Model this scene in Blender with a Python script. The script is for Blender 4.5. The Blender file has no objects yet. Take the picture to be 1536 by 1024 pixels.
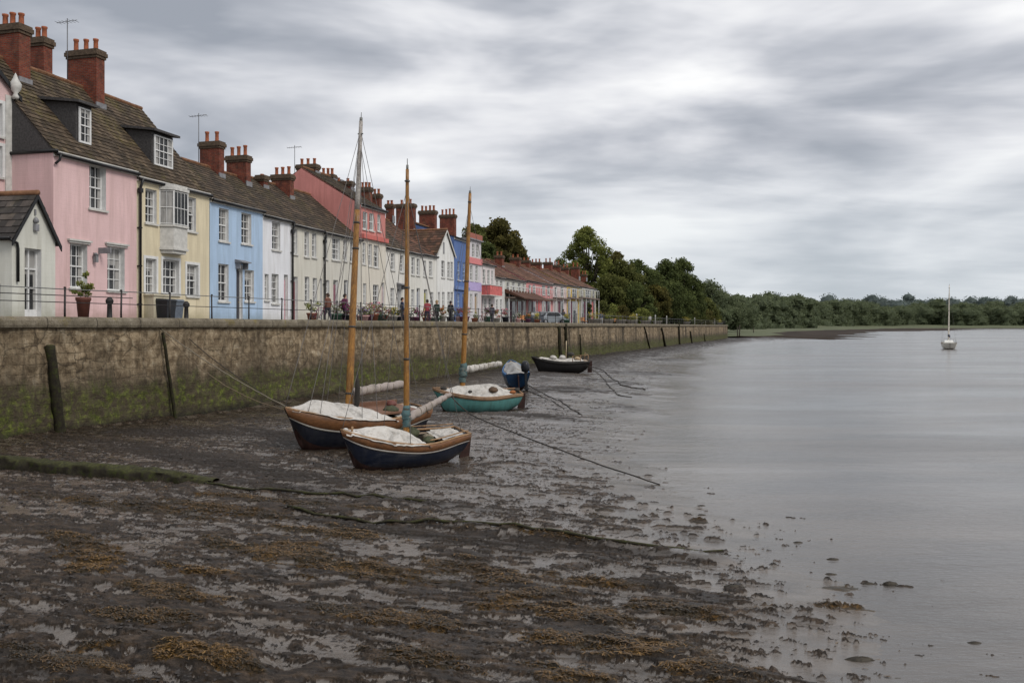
import bpy, math, random
import numpy as np
from mathutils import Vector, Matrix
random.seed(7); rng = np.random.default_rng(7)
scene = bpy.context.scene
col = scene.collection
# ---------------------------------------------------------------- measured camera
F = 1300.0; CX = 768.0; HY = 489.0; CZ = 3.9          # focal length and horizon in photo pixels, eye height over the water
WX0, WK = -25.95, 0.356                               # quay wall line  x = WX0 + WK*y
def T(px): return (px - CX) / F
def zat(py, Y): return CZ + (HY - py) * Y / F
def G(px, py, z=0.0):
    Y = (CZ - z) * F / (py - HY)
    return (T(px) * Y, Y)
def lin(h):
    h = h.lstrip('#'); r = [int(h[i:i+2], 16) / 255 for i in (0, 2, 4)]
    return tuple((c / 12.92 if c <= .04045 else ((c + .055) / 1.055) ** 2.4) for c in r)

# ---------------------------------------------------------------- materials
class NT:
    def __init__(s, name):
        s.m = bpy.data.materials.new(name); s.m.use_nodes = True
        s.t = s.m.node_tree; s.n = s.t.nodes; s.b = s.n['Principled BSDF']
        s.b.inputs['Specular IOR Level'].default_value = .3
    def node(s, typ, ins=None, **kw):
        nd = s.n.new(typ)
        for k, v in kw.items(): setattr(nd, k, v)
        for k, v in (ins or {}).items():
            if isinstance(v, bpy.types.NodeSocket): s.t.links.new(v, nd.inputs[k])
            else: nd.inputs[k].default_value = v
        return nd
    def coord(s, kind='Object'): return s.node('ShaderNodeTexCoord').outputs[kind]
    def pos(s): return s.node('ShaderNodeNewGeometry').outputs['Position']
    def mapping(s, v, scale=(1,1,1), rot=(0,0,0), loc=(0,0,0)):
        return s.node('ShaderNodeMapping', {'Vector': v, 'Scale': scale, 'Rotation': rot, 'Location': loc}).outputs[0]
    def noise(s, v, scale, detail=4, rough=.6, dist=0):
        return s.node('ShaderNodeTexNoise', {'Vector': v, 'Scale': scale, 'Detail': detail, 'Roughness': rough, 'Distortion': dist}).outputs[0]
    def ramp(s, f, stops, interp='LINEAR'):
        nd = s.node('ShaderNodeValToRGB', {'Fac': f}); cr = nd.color_ramp; cr.interpolation = interp
        while len(cr.elements) < len(stops): cr.elements.new(.5)
        for e, (p, c) in zip(cr.elements, stops):
            e.position = p; e.color = (c, c, c, 1) if isinstance(c, (int, float)) else (*c, 1)
        return nd.outputs[0]
    def mix(s, f, a, b, mode='MIX'):
        nd = s.node('ShaderNodeMix', data_type='RGBA', blend_type=mode)
        for i, v in ((0, f), (6, a), (7, b)):
            if isinstance(v, bpy.types.NodeSocket): s.t.links.new(v, nd.inputs[i])
            else: nd.inputs[i].default_value = v if isinstance(v, (int, float)) else (*v, 1)
        return nd.outputs[2]
    def math(s, op, a, b=0.0, clamp=False):
        nd = s.node('ShaderNodeMath', operation=op, use_clamp=clamp)
        for i, v in ((0, a), (1, b)):
            if isinstance(v, bpy.types.NodeSocket): s.t.links.new(v, nd.inputs[i])
            else: nd.inputs[i].default_value = v
        return nd.outputs[0]
    def sep(s, v): return s.node('ShaderNodeSeparateXYZ', {0: v}).outputs
    def comb(s, x, y, z):
        return s.node('ShaderNodeCombineXYZ', {0: x, 1: y, 2: z}).outputs[0]
    def attr(s, name): return s.node('ShaderNodeAttribute', attribute_name=name).outputs
    def bump(s, h, strength=.3, dist=.02, normal=None):
        ins = {'Height': h, 'Strength': strength, 'Distance': dist}
        if normal: ins['Normal'] = normal
        nd = s.node('ShaderNodeBump', ins); return nd.outputs[0]
    def out(s, color=None, rough=None, normal=None, metal=None, spec=None):
        for k, v in (('Base Color', color), ('Roughness', rough), ('Normal', normal), ('Metallic', metal), ('Specular IOR Level', spec)):
            if v is None: continue
            if isinstance(v, bpy.types.NodeSocket): s.t.links.new(v, s.b.inputs[k])
            elif isinstance(v, (tuple, list)): s.b.inputs[k].default_value = (*v, 1)
            else: s.b.inputs[k].default_value = v
        return s.m
_MC = {}
def plain(name, c, rough=.6, var=.25, scale=6, bump=0, metal=0, spec=.3):
    key = (name, c, rough)
    if key in _MC: return _MC[key]
    s = NT(name); v = s.coord()
    n = s.noise(v, scale, 5, .65)
    lo = tuple(x * (1 - var) for x in c); hi = tuple(min(1, x * (1 + var)) for x in c)
    cc = s.ramp(n, [(.3, lo), (.7, hi)])
    nm = s.bump(n, bump, .02) if bump else None
    _MC[key] = s.out(cc, rough, nm, metal, spec); return _MC[key]
def wallpaint(c, name='painted_render', grime=.8):
    key = ('wp', c, grime)
    if key in _MC: return _MC[key]
    s = NT(name); v = s.coord(); x, y, z = s.sep(v)
    u = s.math('ADD', x, y)
    big = s.noise(v, .5, 4, .6)
    streak = s.noise(s.comb(s.math('MULTIPLY', u, 2.6), 0.0, s.math('MULTIPLY', z, .22)), 1.0, 6, .7)
    fine = s.noise(v, 22, 4, .7)
    c1 = s.mix(s.math('MULTIPLY', s.ramp(streak, [(.44, 0.), (.68, 1.)]), grime * .8), c, tuple(k * .60 for k in (c[0], c[1]*.95, c[2]*.88)))
    c2 = s.mix(s.math('MULTIPLY', s.ramp(big, [(.40, 1.), (.6, 0.)]), grime * .6), c1, tuple(k * .8 for k in c))
    low = s.ramp(s.math('ADD', s.math('MULTIPLY', z, .8), s.math('MULTIPLY', s.noise(v, 1.6, 5, .7), .9)), [(.45, 1.), (1.15, 0.)])
    c3 = s.mix(s.math('MULTIPLY', low, grime * 1.1, True), c2, (c[0]*.48, c[1]*.47, c[2]*.40))
    # coursed joints faintly showing through the paint
    br = s.node('ShaderNodeTexBrick', {'Vector': s.comb(u, z, 0.0), 'Scale': 1.0, 'Mortar Size': .012, 'Brick Width': .42, 'Row Height': .16, 'Mortar Smooth': .6}).outputs['Fac']
    h = s.math('ADD', s.math('MULTIPLY', br, -.5), s.math('MULTIPLY', fine, .9))
    c4 = s.mix(s.math('MULTIPLY', fine, .12), c3, tuple(k * .7 for k in c))
    _MC[key] = s.out(c4, .75, s.bump(h, .35, .012), None, .2); return _MC[key]
def roofmat(base, alt, moss=.5, name='clay_tile'):
    key = ('rf', base, alt, moss)
    if key in _MC: return _MC[key]
    s = NT(name); t = s.attr('tint')[2]; v = s.coord()
    c = s.ramp(t, [(0, tuple(k * .75 for k in base)), (.45, base), (.8, alt), (1, tuple(min(1, k * 1.25) for k in alt))])
    lich = s.ramp(s.noise(v, .55, 6, .7, .6), [(.5, 0.), (.66, 1.)])
    lich2 = s.noise(v, 9, 4, .7)
    f = s.math('MULTIPLY', s.math('MULTIPLY', lich, s.ramp(lich2, [(.4, 0.), (.6, 1.)])), moss)
    c = s.mix(f, c, (.16, .135, .035))
    f2 = s.math('MULTIPLY', s.ramp(s.noise(v, 5, 5, .75), [(.6, 0.), (.68, 1.)]), .35)
    c = s.mix(f2, c, (.24, .22, .19))
    dark = s.ramp(s.noise(v, .9, 5, .7), [(.35, 1.), (.6, 0.)])
    c = s.mix(s.math('MULTIPLY', dark, .55), c, (.022, .02, .018))
    _MC[key] = s.out(c, .85, s.bump(s.noise(v, 30, 4, .7), .5, .012), None, .15); return _MC[key]
def brick():
    if 'brick' in _MC: return _MC['brick']
    s = NT('red_brick'); v = s.coord(); x, y, z = s.sep(v)
    w = s.comb(s.math('ADD', x, y), z, 0.0)
    b = s.node('ShaderNodeTexBrick', {'Vector': w, 'Scale': 1.0, 'Mortar Size': .009, 'Brick Width': .225, 'Row Height': .078, 'Color1': (.17, .035, .02, 1), 'Color2': (.26, .07, .035, 1), 'Mortar': (.12, .1, .085, 1), 'Bias': -.2})
    n = s.noise(v, 2.4, 6, .75)
    c = s.mix(s.ramp(n, [(.42, 0.), (.7, .85)]), b.outputs[0], (.035, .025, .02))
    c = s.mix(s.ramp(s.noise(v, 1.1, 5, .7), [(.58, 0.), (.7, .5)]), c, (.2, .13, .08))
    _MC['brick'] = s.out(c, .85, s.bump(b.outputs['Fac'], .5, -.01), None, .15); return _MC['brick']
def glassmat(k=0):
    key = ('glass', k)
    if key in _MC: return _MC[key]
    s = NT('window_glass'); g = s.coord('Generated'); x, y, z = s.sep(g)
    r = s.node('ShaderNodeObjectInfo').outputs['Random']
    w = s.math('ADD', s.math('MULTIPLY', r, .22), .08)
    edge = s.math('MINIMUM', x, s.math('SUBTRACT', 1.0, x))
    cur = s.math('LESS_THAN', s.math('ADD', edge, s.math('MULTIPLY', s.math('SUBTRACT', s.noise(g, 5, 2), .5), .06)), w)
    blind = s.math('GREATER_THAN', z, s.math('ADD', .55, s.math('MULTIPLY', s.math('FRACT', s.math('MULTIPLY', r, 7.3)), .8)))
    fold = s.noise(s.comb(s.math('MULTIPLY', x, 14.0), 0.0, z), 1.0, 3, .7)
    curt = s.ramp(fold, [(.3, (.16, .155, .15)), (.7, (.42, .41, .39))])
    c = s.mix(s.math('MAXIMUM', cur, blind), s.ramp(s.noise(g, 3, 4, .7), [(.3, (.006, .007, .008)), (.75, (.05, .052, .055))]), curt)
    _MC[key] = s.out(c, .07, None, None, .28); return _MC[key]

# ---------------------------------------------------------------- mesh building
class MB:
    def __init__(s): s.v = []; s.f = []; s.mi = []; s.tint = None; s.sm = []
    def add(s, vs, fs, mi=0, smooth=False):
        o = len(s.v); s.v += [tuple(p) for p in vs]
        for f in fs: s.f.append(tuple(i + o for i in f)); s.mi.append(mi); s.sm.append(smooth)
    def quad(s, a, b, c, d, mi=0): s.add([a, b, c, d], [(0, 1, 2, 3)], mi)
    def box(s, x0, x1, y0, y1, z0, z1, mi=0, M=None):
        vs = [(x, y, z) for z in (z0, z1) for y in (y0, y1) for x in (x0, x1)]
        if M: vs = [tuple(M @ Vector(p)) for p in vs]
        s.add(vs, [(0, 2, 3, 1), (4, 5, 7, 6), (0, 1, 5, 4), (1, 3, 7, 5), (3, 2, 6, 7), (2, 0, 4, 6)], mi)
    def hexa(s, vs, mi=0):    # 4 bottom (ccw) + 4 top
        s.add(vs, [(3, 2, 1, 0), (4, 5, 6, 7), (0, 1, 5, 4), (1, 2, 6, 5), (2, 3, 7, 6), (3, 0, 4, 7)], mi)
    def tube(s, pts, r, n=8, mi=0, cap=True, smooth=True):
        pts = [Vector(p) for p in pts]; m = len(pts)
        rs = r if isinstance(r, (list, tuple)) else [r] * m
        vs = []; up = Vector((0, 0, 1))
        for i, p in enumerate(pts):
            d = (pts[min(i+1, m-1)] - pts[max(i-1, 0)]).normalized()
            a = d.cross(up)
            if a.length < 1e-3: a = d.cross(Vector((1, 0, 0)))
            a.normalize(); b = d.cross(a).normalized()
            if i and (a.dot(pa) < 0): a = -a; b = -b
            pa = a
            for k in range(n):
                t = 2 * math.pi * k / n
                vs.append(p + (a * math.cos(t) + b * math.sin(t)) * rs[i])
        fs = [(i*n+k, i*n+(k+1) % n, (i+1)*n+(k+1) % n, (i+1)*n+k) for i in range(m-1) for k in range(n)]
        if cap: fs += [tuple(range(n))[::-1], tuple((m-1)*n + k for k in range(n))]
        s.add(vs, fs, mi, smooth)
    def lathe(s, prof, c=(0, 0, 0), n=12, mi=0, smooth=True):
        vs = [(c[0] + r * math.cos(2*math.pi*k/n), c[1] + r * math.sin(2*math.pi*k/n), c[2] + z) for r, z in prof for k in range(n)]
        m = len(prof)
        fs = [(i*n+k, i*n+(k+1) % n, (i+1)*n+(k+1) % n, (i+1)*n+k) for i in range(m-1) for k in range(n)]
        fs += [tuple(range(n))[::-1], tuple((m-1)*n+k for k in range(n))]
        s.add(vs, fs, mi, smooth)
    def grid(s, P, mi=0, smooth=True, closed=False):   # P[i][j]
        ni = len(P); nj = len(P[0]); vs = [p for row in P for p in row]
        fs = [(i*nj+j, i*nj+j+1, (i+1)*nj+j+1, (i+1)*nj+j) for i in range(ni-1) for j in range(nj-1)]
        if closed: fs += [(i*nj+nj-1, i*nj, (i+1)*nj, (i+1)*nj+nj-1) for i in range(ni-1)]
        s.add(vs, fs, mi, smooth)
    def obj(s, name, mats, parent=None, loc=(0, 0, 0), rot=(0, 0, 0)):
        me = bpy.data.meshes.new(name); me.from_pydata(s.v, [], s.f)
        for m in (mats if isinstance(mats, (list, tuple)) else [mats]): me.materials.append(m)
        if s.f:
            me.polygons.foreach_set('material_index', s.mi); me.polygons.foreach_set('use_smooth', s.sm)
        if s.tint is not None:
            at = me.attributes.new('tint', 'FLOAT', 'FACE'); at.data.foreach_set('value', s.tint)
        me.update()
        o = bpy.data.objects.new(name, me); col.objects.link(o); o.parent = parent; o.location = loc; o.rotation_euler = rot
        return o
def npmesh(name, V, Fq, mats, attrs=None, smooth=True, parent=None, fattrs=None, mi=None):
    V = np.asarray(V, np.float32); Fq = np.asarray(Fq, np.int32); k = Fq.shape[1]
    me = bpy.data.meshes.new(name); me.vertices.add(len(V)); me.vertices.foreach_set('co', V.ravel())
    me.loops.add(Fq.size); me.loops.foreach_set('vertex_index', Fq.ravel())
    me.polygons.add(len(Fq)); me.polygons.foreach_set('loop_start', np.arange(0, Fq.size, k, dtype=np.int32))
    me.polygons.foreach_set('loop_total', np.full(len(Fq), k, np.int32))
    for m in (mats if isinstance(mats, (list, tuple)) else [mats]): me.materials.append(m)
    me.polygons.foreach_set('use_smooth', np.full(len(Fq), smooth))
    if mi is not None: me.polygons.foreach_set('material_index', np.asarray(mi, np.int32))
    for n, a in (attrs or {}).items():
        at = me.attributes.new(n, 'FLOAT', 'POINT'); at.data.foreach_set('value', np.asarray(a, np.float32))
    for n, a in (fattrs or {}).items():
        at = me.attributes.new(n, 'FLOAT', 'FACE'); at.data.foreach_set('value', np.asarray(a, np.float32))
    me.update(calc_edges=True); me.validate()
    o = bpy.data.objects.new(name, me); col.objects.link(o); o.parent = parent; return o
def tag(o, label=None, cat=None, group=None, kind=None):
    if label: o['label'] = label
    if cat: o['category'] = cat
    if group: o['group'] = group
    if kind: o['kind'] = kind
    return o
def empty(name, loc=(0, 0, 0), rot=(0, 0, 0), **kw):
    o = bpy.data.objects.new(name, None); o.empty_display_size = .3; col.objects.link(o)
    o.location = loc; o.rotation_euler = rot; tag(o, **kw); return o
def copy_tree(o, parent=None):
    c = o.copy(); col.objects.link(c); c.parent = parent
    for ch in list(o.children): copy_tree(ch, c)
    return c

# ---------------------------------------------------------------- numpy noise
def _h(ix, iy, s):
    h = (ix.astype(np.int64) * 374761393 + iy.astype(np.int64) * 668265263 + s * 1442695041) & 0xffffffff
    h = ((h ^ (h >> 13)) * 1274126177) & 0xffffffff
    return ((h ^ (h >> 16)) & 0xffff) / 65535.0
def vnoise(x, y, s=0):
    ix = np.floor(x); iy = np.floor(y); fx = x - ix; fy = y - iy
    fx = fx*fx*fx*(fx*(fx*6-15)+10); fy = fy*fy*fy*(fy*(fy*6-15)+10)
    a = _h(ix, iy, s); b = _h(ix+1, iy, s); c = _h(ix, iy+1, s); d = _h(ix+1, iy+1, s)
    return (a*(1-fx)+b*fx)*(1-fy) + (c*(1-fx)+d*fx)*fy
def fbm(x, y, s=0, o=4, g=.5):
    r = 0; a = 1; t = 0
    for i in range(o): r = r + a*vnoise(x, y, s+i*17); t += a; a *= g; x = x*2.03+11.3; y = y*2.03+7.1
    return r/t
def sstep(a, b, x):
    t = np.clip((x-a)/(b-a), 0, 1); return t*t*(3-2*t)
# ================================================================ camera, light, sky
cam = bpy.data.cameras.new('camera'); co = bpy.data.objects.new('camera', cam); col.objects.link(co)
cam.sensor_width = 36; cam.lens = 36 * F / 1536; cam.clip_end = 12000; cam.clip_start = .2
co.location = (0, 0, CZ); co.rotation_euler = (math.pi/2, 0, 0); cam.shift_y = -(512-HY)/1536; scene.camera = co
scene.view_settings.view_transform = 'Standard'; scene.view_settings.look = 'None'; scene.view_settings.exposure = 0
SUN_EL, SUN_AZ = math.radians(42), math.radians(125)      # azimuth clockwise from +Y
sd = bpy.data.lights.new('sun', 'SUN'); sd.energy = 1.9; sd.angle = math.radians(20); sd.color = (1, .95, .88)
so = bpy.data.objects.new('sun', sd); col.objects.link(so)
dv = Vector((math.sin(SUN_AZ)*math.cos(SUN_EL), math.cos(SUN_AZ)*math.cos(SUN_EL), math.sin(SUN_EL)))
so.rotation_euler = dv.to_track_quat('Z', 'Y').to_euler(); so.location = (20, -20, 40)
w = bpy.data.worlds.new('World'); scene.world = w; w.use_nodes = True
nt = w.node_tree; N = nt.nodes; L = nt.links
bg = N['Background']; bg.inputs[1].default_value = .1
def wn(t, **k):
    n = N.new(t)
    for a, b in k.items(): setattr(n, a, b)
    return n
sky = wn('ShaderNodeTexSky', sky_type='NISHITA'); sky.sun_disc = False; sky.sun_elevation = SUN_EL; sky.sun_rotation = SUN_AZ
tc = wn('ShaderNodeTexCoord'); sp = wn('ShaderNodeSeparateXYZ'); L.new(tc.outputs['Generated'], sp.inputs[0])
def wm(op, a, b=0., c=None, clamp=False):
    n = wn('ShaderNodeMath', operation=op, use_clamp=clamp)
    for i, v in enumerate((a, b) if c is None else (a, b, c)):
        if isinstance(v, bpy.types.NodeSocket): L.new(v, n.inputs[i])
        else: n.inputs[i].default_value = v
    return n.outputs[0]
def wcomb(a, b, c):
    n = wn('ShaderNodeCombineXYZ')
    for i, v in enumerate((a, b, c)):
        if isinstance(v, bpy.types.NodeSocket): L.new(v, n.inputs[i])
        else: n.inputs[i].default_value = v
    return n.outputs[0]
def wnoise(v, sc, det=4, ro=.55, di=0):
    n = wn('ShaderNodeTexNoise'); L.new(v, n.inputs['Vector']); n.inputs['Scale'].default_value = sc
    n.inputs['Detail'].default_value = det; n.inputs['Roughness'].default_value = ro; n.inputs['Distortion'].default_value = di
    return n.outputs[0]
def wramp(f, st):
    n = wn('ShaderNodeValToRGB'); L.new(f, n.inputs[0]); cr = n.color_ramp
    while len(cr.elements) < len(st): cr.elements.new(.5)
    for e, (p, c) in zip(cr.elements, st): e.position = p; e.color = (c, c, c, 1) if isinstance(c, (int, float)) else (*c, 1)
    return n.outputs[0]
def wmix(f, a, b, mode='MIX'):
    n = wn('ShaderNodeMix', data_type='RGBA', blend_type=mode)
    for i, v in ((0, f), (6, a), (7, b)):
        if isinstance(v, bpy.types.NodeSocket): L.new(v, n.inputs[i])
        else: n.inputs[i].default_value = v if isinstance(v, (int, float)) else (*v, 1)
    return n.outputs[2]
X, Y_, Z = sp.outputs
zc = wm('MAXIMUM', Z, 0.0)
den = wm('ADD', zc, .16)
cx_ = wm('DIVIDE', X, den); cy_ = wm('DIVIDE', Y_, den)
pl = wcomb(wm('MULTIPLY', wm('ADD', cx_, wm('MULTIPLY', cy_, .12)), .62), wm('MULTIPLY', cy_, 1.25), 3.7)
c1 = wnoise(pl, 1.0, 6, .56, .35)
pl2 = wcomb(wm('MULTIPLY', X, 3.0), wm('MULTIPLY', Y_, .7), wm('MULTIPLY', Z, 9.0))
c2 = wnoise(pl2, 1.35, 4, .48, .3)
cl = wm('ADD', wm('MULTIPLY', c1, .45), wm('MULTIPLY', c2, .55))
cloud = wramp(cl, [(.36, lin('8d929b')), (.44, lin('aaadb4')), (.52, lin('cbccd0')), (.61, lin('e6e6e6'))])
low = wramp(zc, [(0.0, 1.), (.11, .55), (.2, 0.)])
cloud = wmix(wm('MULTIPLY', low, .6), cloud, lin('b6bfc5'))
# the overcast is brighter overhead, above what the lens takes in
gain = wm('ADD', 13.2, wm('MULTIPLY', wramp(zc, [(.42, 0.), (.85, 1.)]), 4.5))
cm = wn('ShaderNodeVectorMath', operation='SCALE'); L.new(cloud, cm.inputs[0]); L.new(gain, cm.inputs['Scale'])
L.new(wmix(.04, cm.outputs[0], sky.outputs[0]), bg.inputs[0])

# ================================================================ ground, water, mud
TOPZ, PROMZ = 4.22, 4.05
UX, UY = WK/math.hypot(WK, 1), 1/math.hypot(WK, 1)      # along the quay
NX, NY = -UY, UX                                         # inland
def wallpt(Y, off=0.0): return (WX0 + WK*Y + NX*off, Y + NY*off)
def wallY(px): return -WX0/(WK - T(px))
YEND = 241.0
shore = np.array([(9, -12), (6, 3), (4.8, 9.5), (5.0, 11), (5.25, 13.3), (5.2, 16.3), (4.3, 21.3), (4.6, 27), (6.6, 33.6), (9.6, 48), (14.2, 68), (20, 95), (33.5, 141), (50, 180), (74, 222), (88, 242), (92, 262), (96, 330), (150, 420), (210, 520)], float)
def shore_sd(x, y):           # + on the mud side
    best = np.full(x.shape, 1e9); sg = np.zeros(x.shape)
    for a, b in zip(shore[:-1], shore[1:]):
        d = b-a; l = d@d; t = np.clip(((x-a[0])*d[0]+(y-a[1])*d[1])/l, 0, 1)
        qx = x-(a[0]+t*d[0]); qy = y-(a[1]+t*d[1]); dd = np.hypot(qx, qy)
        s = np.sign(d[0]*(y-a[1])-d[1]*(x-a[0])); m = dd < best
        best = np.where(m, dd, best); sg = np.where(m, s, sg)
    return best*sg
def seg_d(x, y, pts):
    best = np.full(x.shape, 1e9)
    for a, b in zip(pts[:-1], pts[1:]):
        a = np.array(a); b = np.array(b); d = b-a; l = d@d; t = np.clip(((x-a[0])*d[0]+(y-a[1])*d[1])/l, 0, 1)
        best = np.minimum(best, np.hypot(x-(a[0]+t*d[0]), y-(a[1]+t*d[1])))
    return best
ridge1 = [G(*p, .25) for p in ((290, 722), (400, 732), (520, 742), (640, 752))]
ridge2 = [G(*p, .15) for p in ((400, 764), (560, 775), (700, 788), (850, 803), (960, 816), (1090, 827))]
ridge3 = [G(*p, .2) for p in ((0, 930), (110, 945), (260, 965), (360, 985))]
weeds = [(120, 822, 70, 14), (130, 850, 60, 14), (330, 820, 60, 10), (430, 832, 110, 16), (520, 850, 150, 14), (250, 890, 90, 14), (230, 925, 90, 10), (560, 920, 130, 12), (640, 935, 80, 9),
         (700, 850, 120, 12), (770, 880, 110, 20), (880, 915, 110, 16), (960, 960, 110, 20), (820, 950, 90, 12), (90, 1000, 120, 20), (40, 985, 60, 14), (300, 990, 140, 12), (640, 985, 100, 12), (870, 1000, 130, 16), (1060, 990, 110, 18), (1150, 1012, 90, 12),
         (420, 755, 160, 5), (620, 772, 170, 5), (850, 805, 120, 4), (200, 765, 160, 7), (350, 770, 120, 7), (520, 800, 170, 8), (900, 870, 130, 6), (1000, 905, 120, 8), (300, 860, 80, 6), (740, 905, 60, 12), (1290, 870, 80, 5), (1250, 895, 70, 5),
         (900, 768, 30, 4), (1250, 836, 14, 6), (1050, 752, 16, 4), (1050, 772, 16, 3)]
def weedmask(x, y):
    Yc = np.maximum(y, .5); px = CX+F*x/Yc; py = HY+F*(CZ-.15)/Yc; m = np.zeros(x.shape)
    for (a, b, ra, rb) in weeds:
        m = np.maximum(m, (1.0 if a < 700 else .84)*np.exp(-(((px-a)/ra)**2+((py-b-(px-a)*.10)/(rb*1.2))**2)))
    return np.where(y > 4, m, 0)
darks = [(760, 862, 110, 16, .45), (880, 925, 110, 18, .42), (985, 975, 100, 20, .30), (560, 745, 260, 9, .10), (50, 1000, 110, 22, .1), (860, 812, 200, 7, .09), (1090, 1000, 110, 14, .2), (330, 700, 260, 12, .15), (950, 868, 120, 6, .1), (620, 800, 240, 8, .12), (420, 660, 90, 10, .2), (250, 655, 140, 8, .02), (1010, 541, 50, 3, 0), (975, 561, 90, 4, .02), (870, 588, 90, 5, .02), (950, 611, 45, 4, .1), (820, 626, 70, 4, .05), (930, 575, 60, 3, .1)]
def darkmask(x, y):
    Yc = np.maximum(y, .5); px = CX+F*x/Yc; py = HY+F*(CZ-.15)/Yc; m = np.zeros(x.shape)
    for (a, b, ra, rb, k) in darks: m = np.maximum(m, np.exp(-(((px-a)/ra)**2+((py-b-(px-a)*k)/rb)**2)))
    return np.where(y > 4, m, 0)
CA, SA = math.cos(-.28), math.sin(-.28)
boats_hollow = [(-3.0, 24.3), (-5.0, 27.5), (-1.7, 39.8), (.3, 51), (3.7, 68)]
def mudz(x, y, fine=True):
    sdv = shore_sd(x, y); dw = (x - WX0 - WK*y)*UY         # distance from wall face
    q = np.clip(sdv/(sdv+np.maximum(dw, .01)+1e-6), 0, 1)
    z = np.where(sdv > 0, -.005+.35*q**.85, -.035*np.abs(sdv)**.8-.005)
    z = z - .16*np.exp(-((y-37)/7.)**2)*sstep(12, 0, dw)
    u = x*CA+y*SA; v = -x*SA+y*CA
    r1 = fbm(u*.22, v*.95, 3, 4)-.5; r2 = fbm(u*.8, v*2.6, 9, 4)-.5
    near = sstep(60, 12, y)
    amp = .35+.65*sstep(-2, 7, sdv)
    z = z + r1*(.085*amp) + r2*.045*amp
    # runnels in the far, wet flats
    r3 = fbm(x*.10+3, y*.22, 31, 4)-.5
    z = z + r3*.17*sstep(25, 45, y)*sstep(-6, 3, sdv)
    for rd, h, wd in ((ridge1, .05, .22), (ridge2, .085, .20), (ridge3, .09, .25)):
        d = seg_d(x, y, rd)+.25*(fbm(x*1.7, y*1.7, 5, 2)-.5); z = z + h*np.exp(-(d/wd)**2) - h*.5*np.exp(-((d-wd*2.2)/(wd*.8))**2)
    if fine:
        ws = weedmask(x, y); wn_ = fbm(x*2.3, y*4.6, 77, 4)
        wd = sstep(.565, .82, ws*.44+wn_*.34+fbm(u*1.3, v*5.2, 177, 5, .62)*.54)*sstep(-3., .5, sdv)
        dk = np.maximum(darkmask(x, y), np.exp(-(((x-72)/15)**2+((y-262)/34)**2)))
        dk = np.maximum(dk, .95*sstep(11, 3.5, dw+2.5*(fbm(x*.3, y*.3, 71, 3)-.5))*sstep(45, 72, y))
        # wet films: smooth hollows that mirror the sky, broken by rough streaks
        fl = fbm(u*.30+5, v*1.5, 203, 5)+.26*sstep(11, 1, sdv)*sstep(12, 22, y)+.10*sstep(9, 0, sdv)-.20*ws-.26*dk-.06*sstep(-6, -16, x)+.12*sstep(34, 20, y)
        film = sstep(.40, .64, fl)
        wx = .35*(fbm(x*1.3, y*1.3, 301, 2)-.5); wy = .35*(fbm(x*1.3, y*1.3, 311, 2)-.5)
        sc = np.where(y > 24, (24/np.maximum(y, 1))**.55, 1.0); u2 = (u+wx)*3.2; v2 = (v+wy)*8.6
        h1 = fbm(u2, v2, 321, 5, .66); h2 = fbm(u2*.42+9, v2*.42, 331, 5, .62); k_ = sstep(26, 50, y); hf = h1*(1-k_)+h2*k_
        rl = 1-np.abs(2*fbm(u*.13+4, v*1.15+.3*np.sin(u*.35), 401, 3)-1)
        thr = -.13*sstep(.88, .98, rl)*sstep(45, 25, y)+.415+.12*film+.17*sstep(3.2, .2, sdv)+.085*sstep(10, 4, sdv)*sstep(15, 21, y)-.06*wd-.05*dk
        ex = hf-thr; lump = sstep(-.005, .045, ex)
        c = 1-np.abs(2*fbm(u*2.2, v*5.6, 91, 4)-1)
        z = z + np.minimum(np.maximum(ex, 0), .14)*(.42*(.4+.6*near)) - .012*film + wd*.03*fbm(x*14, y*20, 66, 2) + dk*.03*c + .42*np.exp(-(((x-72)/13)**2+((y-262)/34)**2)) + .16*dk*sstep(30, 45, y)*(y < 200)
        mudz.lump = lump; mudz.dk = dk
        z = z + .15*sstep(.35, 0, dw)*fbm(x*2, y*2, 15, 3)
        for bx_, by_ in boats_hollow:
            d = np.hypot(x-bx_, (y-by_)*1.0); z = z - .14*np.exp(-(d/2.3)**4) + .07*np.exp(-((d-2.9)/.5)**2)*h1
        mudz.film = film*(1-wd)
        return z, wd, sdv
    return z
def mz(x, y): return float(mudz(np.array([float(x)]), np.array([float(y)]))[0][0])

def build_mud():
    ts = np.concatenate([np.linspace(-.95, -.66, 45)[:-1], np.linspace(-.66, .66, 900), np.linspace(.66, 1.0, 25)[1:]])
    ys = 6.0*np.exp(np.linspace(0, math.log(330/6.0), 1250))
    TT, YY = np.meshgrid(ts, ys); XX = TT*YY
    lim = WX0+WK*YY-.15                     # tuck the sheet just behind the wall face
    XX = np.where(YY < YEND+1, np.maximum(XX, lim), XX)
    z, wd, sdv = mudz(XX.ravel(), YY.ravel())
    dkk = mudz.dk; film = mudz.film; lump = mudz.lump
    keep = (sdv > -14).reshape(XX.shape)
    nj = len(ts); ni = len(ys)
    I, J = np.meshgrid(np.arange(ni-1), np.arange(nj-1), indexing='ij')
    a = I*nj+J; quads = np.stack([a, a+1, a+nj+1, a+nj], -1)
    xs = XX
    ok = keep[:-1, :-1] & keep[1:, 1:] & ((xs[:-1, 1:]-xs[:-1, :-1]) > 1e-5) & ((xs[1:, 1:]-xs[1:, :-1]) > 1e-5)
    quads = quads[ok]
    used = np.unique(quads); rm = -np.ones(ni*nj, int); rm[used] = np.arange(len(used)); quads = rm[quads]
    V = np.stack([XX.ravel(), YY.ravel(), z], 1)[used]
    o = npmesh('mudflat', V, quads, mudmat(), {'weed': wd[used], 'shore': sdv[used], 'film': film[used], 'lump': lump[used], 'dark': dkk[used]})
    tag(o, kind='structure'); return o
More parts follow.
